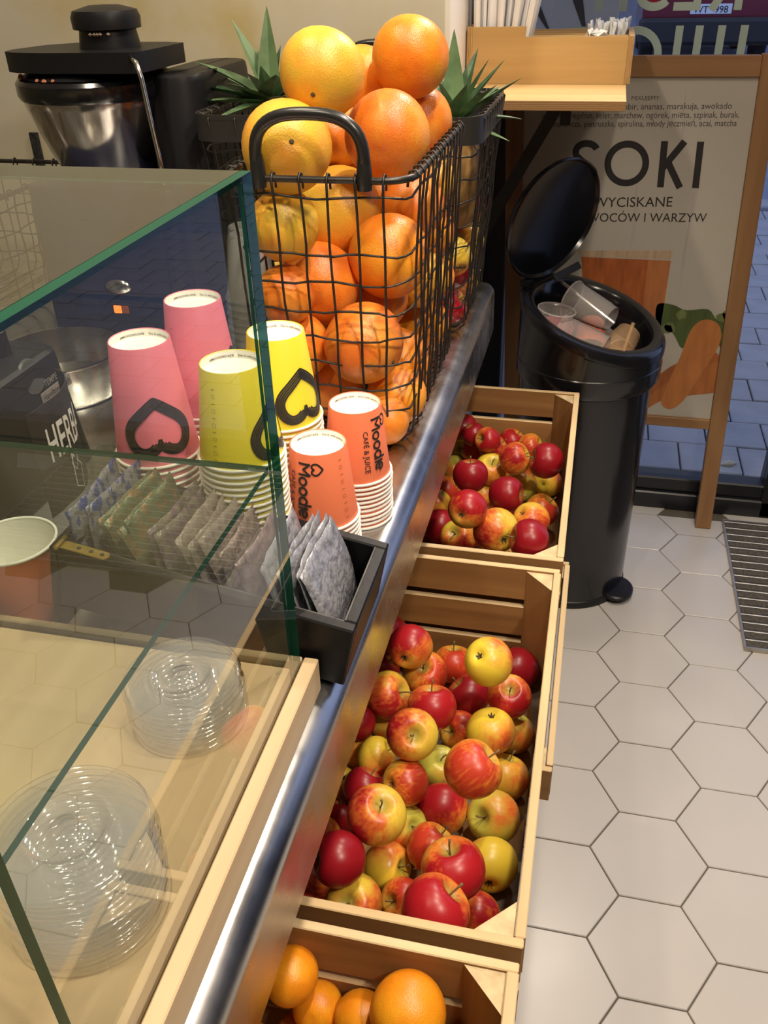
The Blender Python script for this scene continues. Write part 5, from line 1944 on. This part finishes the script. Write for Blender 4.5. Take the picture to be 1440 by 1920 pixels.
blob(smoothp([(1205, 745), (1240, 700), (1290, 672), (1340, 660), (1352, 690), (1320, 710), (1260, 730), (1215, 760)]), (.36, .11, .025), 4, 'printed_carrot', 'poster_carrot_dark', .2)
blob(smoothp([(1208, 752), (1260, 712), (1355, 678), (1352, 730), (1290, 742), (1240, 752), (1212, 766)]), (.42, .14, .035), 5, 'printed_carrot', 'poster_carrot', .2)
blob(smoothp([(1240, 752), (1254, 715), (1275, 670), (1295, 620), (1318, 600), (1345, 606), (1352, 630), (1342, 660), (1312, 705), (1284, 748), (1262, 766), (1246, 764)]), (.50, .18, .045), 6, 'printed_carrot', 'poster_carrot_light', .15)

# ================================================================ pedal bin with a slanted opening
BX_, BYc, BR = -.150, .216, .154
bn = empty('pedal_bin', (BX_, BYc, 0), 'black round pedal bin with its lid open, full of clear cups, before the poster stand', 'bin')
mk('body', lathe([(0, .012), (BR - .006, .012), (BR, .02), (BR, .60), (BR - .004, .601)], 64, (BX_, BYc, 0)), BLACKG, bn, smooth='auto')
mk('base_ring', lathe([(BR - .02, .001), (BR + .003, .001), (BR + .004, .008), (BR + .003, .0195), (BR + .0005, .022)], 64, (BX_, BYc, 0)), BLACK, bn, smooth='auto')


def rimz(x, y): return .757 - .30 * (x - BX_) + .13 * (y - BYc)


def ringrow(r, f):
    return [(BX_ + r * math.cos(2 * PI * k / 64), BYc + r * math.sin(2 * PI * k / 64), f(BX_ + r * math.cos(2 * PI * k / 64), BYc + r * math.sin(2 * PI * k / 64))) for k in range(64)]


def rows_mesh(rows):
    V = [p for r in rows for p in r]
    F = []
    for i in range(len(rows) - 1):
        for k in range(64):
            F.append((i * 64 + k, i * 64 + (k + 1) % 64, (i + 1) * 64 + (k + 1) % 64, (i + 1) * 64 + k))
    return V, F


c_ = lambda z: (lambda x, y: z)
rz = lambda d: (lambda x, y: rimz(x, y) + d)
mk('collar', rows_mesh([ringrow(BR - .002, c_(.600)), ringrow(BR + .010, c_(.606)), ringrow(BR + .016, c_(.618)), ringrow(BR + .016, c_(.652)), ringrow(BR + .0145, c_(.654)), ringrow(BR + .0145, rz(-.030)), ringrow(BR + .017, rz(-.026)), ringrow(BR + .017, rz(-.010)), ringrow(BR + .013, rz(-.002)), ringrow(BR + .004, rz(.001)), ringrow(BR - .012, rz(-.003)), ringrow(BR - .018, rz(-.012)), ringrow(BR - .020, rz(-.05)), ringrow(BR - .020, c_(.45))]), BLACKG, bn, smooth='auto')
mk('inner_floor', lathe([(0, .55), (BR - .021, .55)], 48, (BX_, BYc, 0)), BLACK, bn)
mk('pedal', xf(lathe([(0, .012), (.040, .012), (.044, .016), (.044, .024), (.040, .028), (0, .030)], 24), Matrix.Translation((BX_ + .138, BYc - .068, 0)) @ Matrix.Diagonal((1, 1.2, 1, 1))), BLACK, bn, smooth='auto')
# lid, swung up about its hinge on the counter side
FRONT = math.radians(-25)
hp = Vector((BX_ - (BR - .004) * math.cos(FRONT), BYc - (BR - .004) * math.sin(FRONT)))
hz_ = rimz(hp[0], hp[1]) + .012
lg = lathe([(0, .014), (.10, .012), (.140, .004), (.150, -.006), (.152, -.014), (.148, -.016), (.142, -.008), (.10, .004), (0, .006)], 56)
HT = Matrix.Translation((hp[0], hp[1], hz_)) @ Matrix.Rotation(FRONT, 4, 'Z')
lo_ = mk('lid', xf(lg, HT @ Matrix.Rotation(math.radians(-12), 4, 'Z') @ Matrix.Rotation(math.radians(-80), 4, 'Y') @ Matrix.Diagonal((.91, 1, 1, 1)) @ Matrix.Translation((.152, 0, .0))), BLACKG, bn, smooth='auto')
mk('lid_flap', xf(join(box(.006, .075, -.060, .060, -.020, -.0165, .001), box(.070, .076, -.060, .060, -.034, -.0165, .001)), HT @ Matrix.Rotation(math.radians(-35), 4, 'Y')), BLACK, lo_)
mk('hinge', xf(tube([(0, -.06, 0), (0, .06, 0)], .011, 12), HT @ Matrix.Translation((-.004, 0, -.006))), BLACK, bn, smooth='auto')

# rubbish in the bin
PC = clear('crumpled_clear_plastic', (.96, .95, .94), .10, gain=3.0, haze=.20, hazecol=(.9, .84, .8))
WARM = clear('smoothie_smeared_plastic', (.93, .86, .74), .12, gain=2.4, haze=.25, hazecol=(.75, .50, .28))
tc0 = None


def tossed(label, loc, rot, m, sc=1.0):
    global tc0
    o = mk('clear_cup', clear_cup_geo(.029, .043, .115), m, smooth=True)
    mk('rolled_rim', lathe([(.0435 + .0018 * math.cos(a), .003 + .0018 * math.sin(a)) for a in [k * PI / 3 for k in range(6)]], 28, closed=True), m, o, smooth=True)
    o.matrix_world = Matrix.Translation(loc) @ Matrix.Rotation(rot[2], 4, 'Z') @ Matrix.Rotation(rot[1], 4, 'Y') @ Matrix.Rotation(rot[0], 4, 'X') @ Matrix.Diagonal((sc, sc, sc, 1))
    return tag(o, label, 'cup')


tossed('clear plastic cup lying topmost across the bin, its base to the right', (-.205, .252, .775), (0, math.radians(103), math.radians(-30)), PC)
tossed('clear plastic cup lying in front of the topmost one in the bin', (-.222, .165, .722), (0, math.radians(100), math.radians(-18)), PC)
tossed('clear cup with orange juice remains at the front of the bin', (-.205, .148, .675), (0, math.radians(96), math.radians(-12)), WARM)
tossed('clear plastic cup standing at the left of the bin before the pink cup', (-.232, .175, .775), (math.radians(180), math.radians(8), 0), PC)
tossed('clear cup tipped over at the right front edge of the bin', (-.112, .160, .645), (0, math.radians(60), math.radians(60)), WARM)
tossed('clear cup at the bottom right in the bin, mostly hidden', (-.085, .220, .650), (0, math.radians(80), math.radians(120)), PC)
lp = mk('crumpled_cup', lathe([(.030, 0), (.043, .09), (.044, .092), (.042, .09), (.029, .001), (0, .001)], 24), SL['pink'], smooth='auto')
lp.matrix_world = Matrix.Translation((-.235, .235, .63)) @ Matrix.Rotation(.3, 4, 'X')
tag(lp, 'pink paper cup standing in the bin behind the left clear cup', 'cup')
lp = mk('crumpled_cup', lathe([(0, .001), (.029, .001), (.030, 0), (.043, .09), (.044, .092), (.042, .09)], 24), SL['orange'], smooth='auto')
lp.matrix_world = Matrix.Translation((-.150, .29, .70)) @ Matrix.Rotation(2.0, 4, 'X')
tag(lp, 'orange paper cup lying at the back inside the bin', 'cup')
ss = mk('clear_straw', tube([(-.235, .30, .80), (-.10, .21, .735)], .0042, 8), PC, smooth='auto', origin=(-.17, .255, .765))
tag(ss, 'clear plastic straw lying across the opening of the bin', 'straw')
ss = mk('clear_straw', tube([(-.085, .11, .66), (-.060, .165, .755)], .0045, 8), WARM, smooth='auto', origin=(-.07, .14, .70))
tag(ss, 'short amber tinted straw sticking up at the right front of the bin', 'straw')
for i, (x, y, z) in enumerate([(-.19, .20, .575), (-.11, .16, .575), (-.10, .26, .575), (-.20, .27, .575)]):
    V, F = lathe([(0, -.045), (.05, -.04), (.066, 0), (.05, .045), (0, .06)], 12, (x, y, z + .025))
    V = [Vector(v) + Vector((rnd.uniform(-.008, .008), rnd.uniform(-.008, .008), rnd.uniform(-.006, .006))) for v in V]
    tag(mk('crumpled_paper', (V, F), mat('crumpled_paper', (.50, .42, .34), .8, var=.3, vscale=30), origin=(x, y, z)), 'crumpled paper ball beneath the clear cups in the bin', 'paper', 'paper balls in the bin')

# ================================================================ entrance mat
em = empty('entrance_mat', (.70, .28, 0), 'ribbed entrance mat of brush and metal strips in a metal frame on the tiles', 'mat')
ALU = mat('worn_aluminium', (.42, .40, .37), .42, metal=.85, var=.15, vscale=30)
BRU = mat('brown_brush_fibre', (.075, .065, .052), .95, var=.4, vscale=160, bump=1.0, bscale=400)
GX0, GX1, GY0, GY1 = .298, 1.10, -.022, .566
mk('frame', join(box(GX0, GX0 + .004, GY0, GY1, .0005, .013), box(GX1 - .004, GX1, GY0, GY1, .0005, .013), box(GX0 + .004, GX1 - .004, GY0, GY0 + .004, .0005, .013), box(GX0 + .004, GX1 - .004, GY1 - .004, GY1, .0005, .013)), ALU, em)
mk('backing', box(GX0 + .004, GX1 - .004, GY0 + .004, GY1 - .004, .0005, .004), BLACK, em)
N = 17
pt = (GY1 - GY0 - .010) / N
rnd = random.Random(2)
for k in range(N):
    y = GY0 + .005 + k * pt
    V, F = [], []
    nx = 60
    for i in range(nx + 1):
        x = GX0 + .005 + (GX1 - GX0 - .010) * i / nx
        for dy, z in ((.002, .004), (.003 + rnd.uniform(-.001, .001), .0105 + rnd.uniform(-.001, .0015)), (pt * .38, .0125 + rnd.uniform(-.0015, .0015)), (pt * .74 + rnd.uniform(-.001, .001), .0105 + rnd.uniform(-.001, .0015)), (pt * .77, .004)):
            V.append((x, y + dy, z))
    for i in range(nx):
        for q in range(4):
            F.append((i * 5 + q, i * 5 + q + 1, i * 5 + q + 6, i * 5 + q + 5))
    mk('brush_strip', (V, [tuple(reversed(f)) for f in F]), BRU, em)
    mk('metal_strip', box(GX0 + .0045, GX1 - .0045, y + pt * .80, y + pt * .94, .004, .0115, .001), ALU, em)
# ================================================================ juice extractor against the wall
NAVY = mat('dark_navy_plastic', (.010, .012, .032), .30, spec=.5)
CHROME = mat('polished_steel', (.62, .60, .56), .16, metal=1.0)
jx, jy = -1.035, -.275
ju = empty('juice_extractor', (-.98, -.27, .9), 'dark juice extractor with a steel bowl and black lid against the cream wall', 'juicer')


def rbox(x0, x1, y0, y1, z0, z1, r, top=1.0, n=6):
    """upright box with rounded corners, narrowing to the top"""
    P = rrect(x0, x1, y0, y1, r, n)
    cx, cy = (x0 + x1) / 2, (y0 + y1) / 2
    rows = []
    for z, f in ((z0, 1.0), (z1 - .012, top), (z1 - .004, top * .985), (z1, top * .94)):
        rows.append([(cx + (p[0] - cx) * f, cy + (p[1] - cy) * f, z) for p in P])
    m = len(P)
    V = [p for r_ in rows for p in r_]
    F = [(i * m + k, i * m + (k + 1) % m, (i + 1) * m + (k + 1) % m, (i + 1) * m + k) for i in range(3) for k in range(m)]
    F += [tuple(range(3 * m, 4 * m)), tuple(reversed(range(m)))]
    return V, F


mk('base', rbox(-1.130, -.840, -.435, -.05, .9006, 1.155, .03, .97), NAVY, ju, smooth='auto')
mk('motor_housing', xf(rbox(-.935, -.828, -.34, -.02, 1.156, 1.310, .055, .90), Matrix.Identity(4)), BLACK, ju, smooth='auto')
mk('front_panel', box(-1.06, -.875, -.4375, -.4355, .935, 1.10, .001), mat('navy_panel', (.012, .014, .045), .22), ju)
mk('oval_button', xf(lathe([(0, .006), (.020, .005), (.024, 0)], 28), Matrix.Translation((-.975, -.4376, .988)) @ Matrix.Rotation(PI / 2, 4, 'X') @ Matrix.Diagonal((1, .55, 1, 1))), CHROME, ju, smooth=True)
sw_ = mk('switch_frame', box(-.992, -.957, -.4405, -.4376, .938, .958, .001), BLACK, ju)
mk('switch_lamp', box(-.989, -.974, -.4425, -.4407, .941, .955, .001), mat('orange_lamp', (.6, .12, .02), .3, emis=(1, .16, .02), estr=2.2), sw_)
mk('switch_rocker', box(-.9735, -.960, -.4425, -.4407, .941, .955, .001), mat('dim_orange_lamp', (.30, .07, .02), .3), sw_)
mk('bowl', lathe([(.085, 1.156), (.092, 1.17), (.112, 1.22), (.121, 1.25), (.125, 1.262), (.127, 1.268), (.128, 1.274)], 48, (jx, jy, 0)), CHROME, ju, smooth='auto')
mk('bowl_rim', lathe([(.122, 1.2745), (.131, 1.2745), (.135, 1.282), (.135, 1.300), (.130, 1.306), (.118, 1.308)], 48, (jx, jy, 0)), BLACKG, ju, smooth='auto')
mk('lid', lathe([(.126, 1.3085), (.110, 1.316), (.07, 1.327), (0, 1.330)], 48, (jx, jy, 0)), BLACK, ju, smooth='auto')
# flat locking arm with the wire bail
P = [(-1.150, -.33), (-1.142, -.365), (-1.115, -.385), (-1.06, -.395), (-.905, -.392), (-.893, -.37), (-.890, -.22), (-.93, -.20), (-1.09, -.20), (-1.135, -.25)]
mk('locking_arm', prism(P, .030, Matrix.Translation((0, 0, 1.320))), BLACK, ju, smooth='auto')
mk('feed_tube', lathe([(.050, 1.330), (.050, 1.352), (.046, 1.376)], 32, (-.985, -.30, 0)), BLACK, ju, smooth='auto')
mk('pusher', lathe([(.0475, 1.3765), (.055, 1.378), (.056, 1.394), (.052, 1.404), (.025, 1.411), (0, 1.412)], 32, (-.985, -.30, 0)), BLACK, ju, smooth='auto')
mk('wire_bail', tube([(-.905, -.392, 1.342), (-.893, -.398, 1.336), (-.886, -.402, 1.315), (-.872, -.410, 1.20), (-.862, -.425, 1.16)], .0042, 8), CHROME, ju, smooth=True)
g = []
rnd = random.Random(77)
for k in range(16):
    a = rnd.uniform(3.4, 5.6)
    r_ = rnd.uniform(.112, .128)
    g.append(xf(lathe([(0, 0), (.004, .002), (.0025, .005), (0, .006)], 6), Matrix.Translation((jx + r_ * math.cos(a), jy + r_ * math.sin(a), 1.3065))))
o = mk('pulp_crumbs', join(*g), mat('dried_pulp', (.45, .16, .08), .8), ju); o['kind'] = 'stuff'
g = [xf(lathe([(0, -.003), (.004, 0), (0, .003)], 6), Matrix.Translation((-.985 + .0495 * math.cos(a), -.30 + .0495 * math.sin(a), 1.372))) for a in (4.6, 4.75, 4.85, 4.95, 5.2)]
o = mk('pulp_crumbs', join(*g), mat('pale_pulp', (.62, .48, .38), .8), ju); o['kind'] = 'stuff'

# ================================================================ blender base in front of it
bl = empty('blender_base', (-.93, -.95, .9), 'black blender base with a sloping front and printed name plate behind the case', 'blender')
mk('housing', rbox(-1.06, -.806, -1.06, -.853, .9006, 1.062, .028, .90), BLACK, bl, smooth='auto')
mk('coupling_pad', lathe([(.070, 1.0625), (.068, 1.072), (.055, 1.080), (0, 1.081)], 8, (-.925, -.955, 0)), BLACKG, bl, smooth='auto')
for dx, dy in ((-.045, -.04), (.045, -.04), (-.045, .04), (.045, .04)):
    mk('jar_lug', lathe([(.020, 1.0625), (.019, 1.092), (.014, 1.097), (0, 1.098)], 14, (-.925 + dx, -.955 + dy, 0)), BLACK, bl, smooth='auto')
mk('round_dial', xf(lathe([(0, .004), (.021, .003), (.023, 0)], 24), Matrix.Translation((-.8225, -.935, 1.045)) @ Matrix.Rotation(math.radians(78), 4, 'Y')), mat('grey_dial', (.06, .062, .065), .35), bl, smooth='auto')
# name plate on the sloping aisle side
sl = math.atan2(.254 / 2 * .10, .150)


def side(y, z, off):
    f = 1 - (.10) * (z - .9006) / (.150)
    return (-.933 + .127 * f + off, y, z)


def plate(y0, y1, z0, z1, off, m, name):
    V = [side(y, z, o) for o in (off, off + .0012) for y, z in ((y0, z0), (y1, z0), (y1, z1), (y0, z1))]
    mk(name, (V, [(3, 2, 1, 0), (4, 5, 6, 7), (0, 1, 5, 4), (1, 2, 6, 5), (2, 3, 7, 6), (3, 0, 4, 7)]), m, bl)


plate(-.935, -.868, 1.008, 1.022, .0003, mat('dull_name_plate', (.20, .17, .165), .45), 'name_plate')
for txt, y0, z0, L, m, off in (('Hamilton Beach', -.932, 1.0115, .061, INK, .0018), ('TEMPEST', -.922, 1.026, .040, mat('grey_lettering', (.20, .19, .18), .5), .0008)):
    V, F, wd = text2d(txt, .01)
    k = L / wd
    mk('lettering', ([side(y0 + v[0] * k, z0 + v[1] * k * 1.15, off) for v in V], F), m, bl)

# steel container behind the blender base
sc_ = empty('steel_container', (-.93, -.68, .9), 'round steel container standing behind the blender base', 'container')
mk('wall', lathe([(0, .901), (.085, .901), (.092, .91), (.095, .965), (.098, .967), (.098, .969), (.094, .969), (.088, .912), (0, .909)], 40, (-.955, -.675, 0)), CHROME, sc_, smooth='auto')

# plain wire rack, chrome tube, glass beaker at the far left
b3, _ = basket('tall wire basket against the wall at the far left, behind the glass', -1.52, -1.19, -.45, -.10, 1.125, ZB, .06, [1.10, 1.06, 1.02, .98, .94], 7, 7, 21)
tb_ = mk('bent_tube', tube([(-1.30, -.49, .9015), (-1.30, -.49, 1.10), (-1.295, -.49, 1.15), (-1.275, -.485, 1.185), (-1.245, -.475, 1.20), (-1.20, -.46, 1.202), (-1.17, -.445, 1.195)], .011, 12), CHROME, smooth=True, origin=(-1.30, -.49, .9))
tag(tb_, 'bent chrome tube standing in front of the far left wire basket', 'tube')
rh = mk('brown_handle', tube([(-1.36, -.52, .9080), (-1.30, -.56, 1.02), (-1.19, -.545, 1.13)], [.009, .010, .007], 8), mat('dark_red_brown_handle', (.10, .04, .03), .5), smooth='auto', origin=(-1.36, -.52, .9))
tag(rh, 'dark red-brown utensil handle leaning across the far left wire basket', 'utensil')
bk3 = mk('glass_beaker', lathe([(0, .9015), (.034, .9015), (.036, .906), (.046, 1.035), (.0475, 1.036), (.045, 1.035), (.035, .909), (0, .907)], 32, (-1.17, -.66, 0)), clear('thin_clear_glass', (.93, .94, .93), .03, gain=1.3, haze=.05), smooth='auto', origin=(-1.17, -.66, .9015))
tag(bk3, 'clear glass beaker standing between the blender base and the chrome tube', 'beaker')
cl_ = mk('cable_clip', box(-1.372, -1.352, -.008, -.0003, 1.04, 1.165, .001), mat('speckled_black_strip', (.03, .03, .03), .5, var=.8, vscale=200), origin=(-1.36, -.001, 1.1))
tag(cl_, 'short black strip fixed to the cream wall left of the juice extractor', 'strip')
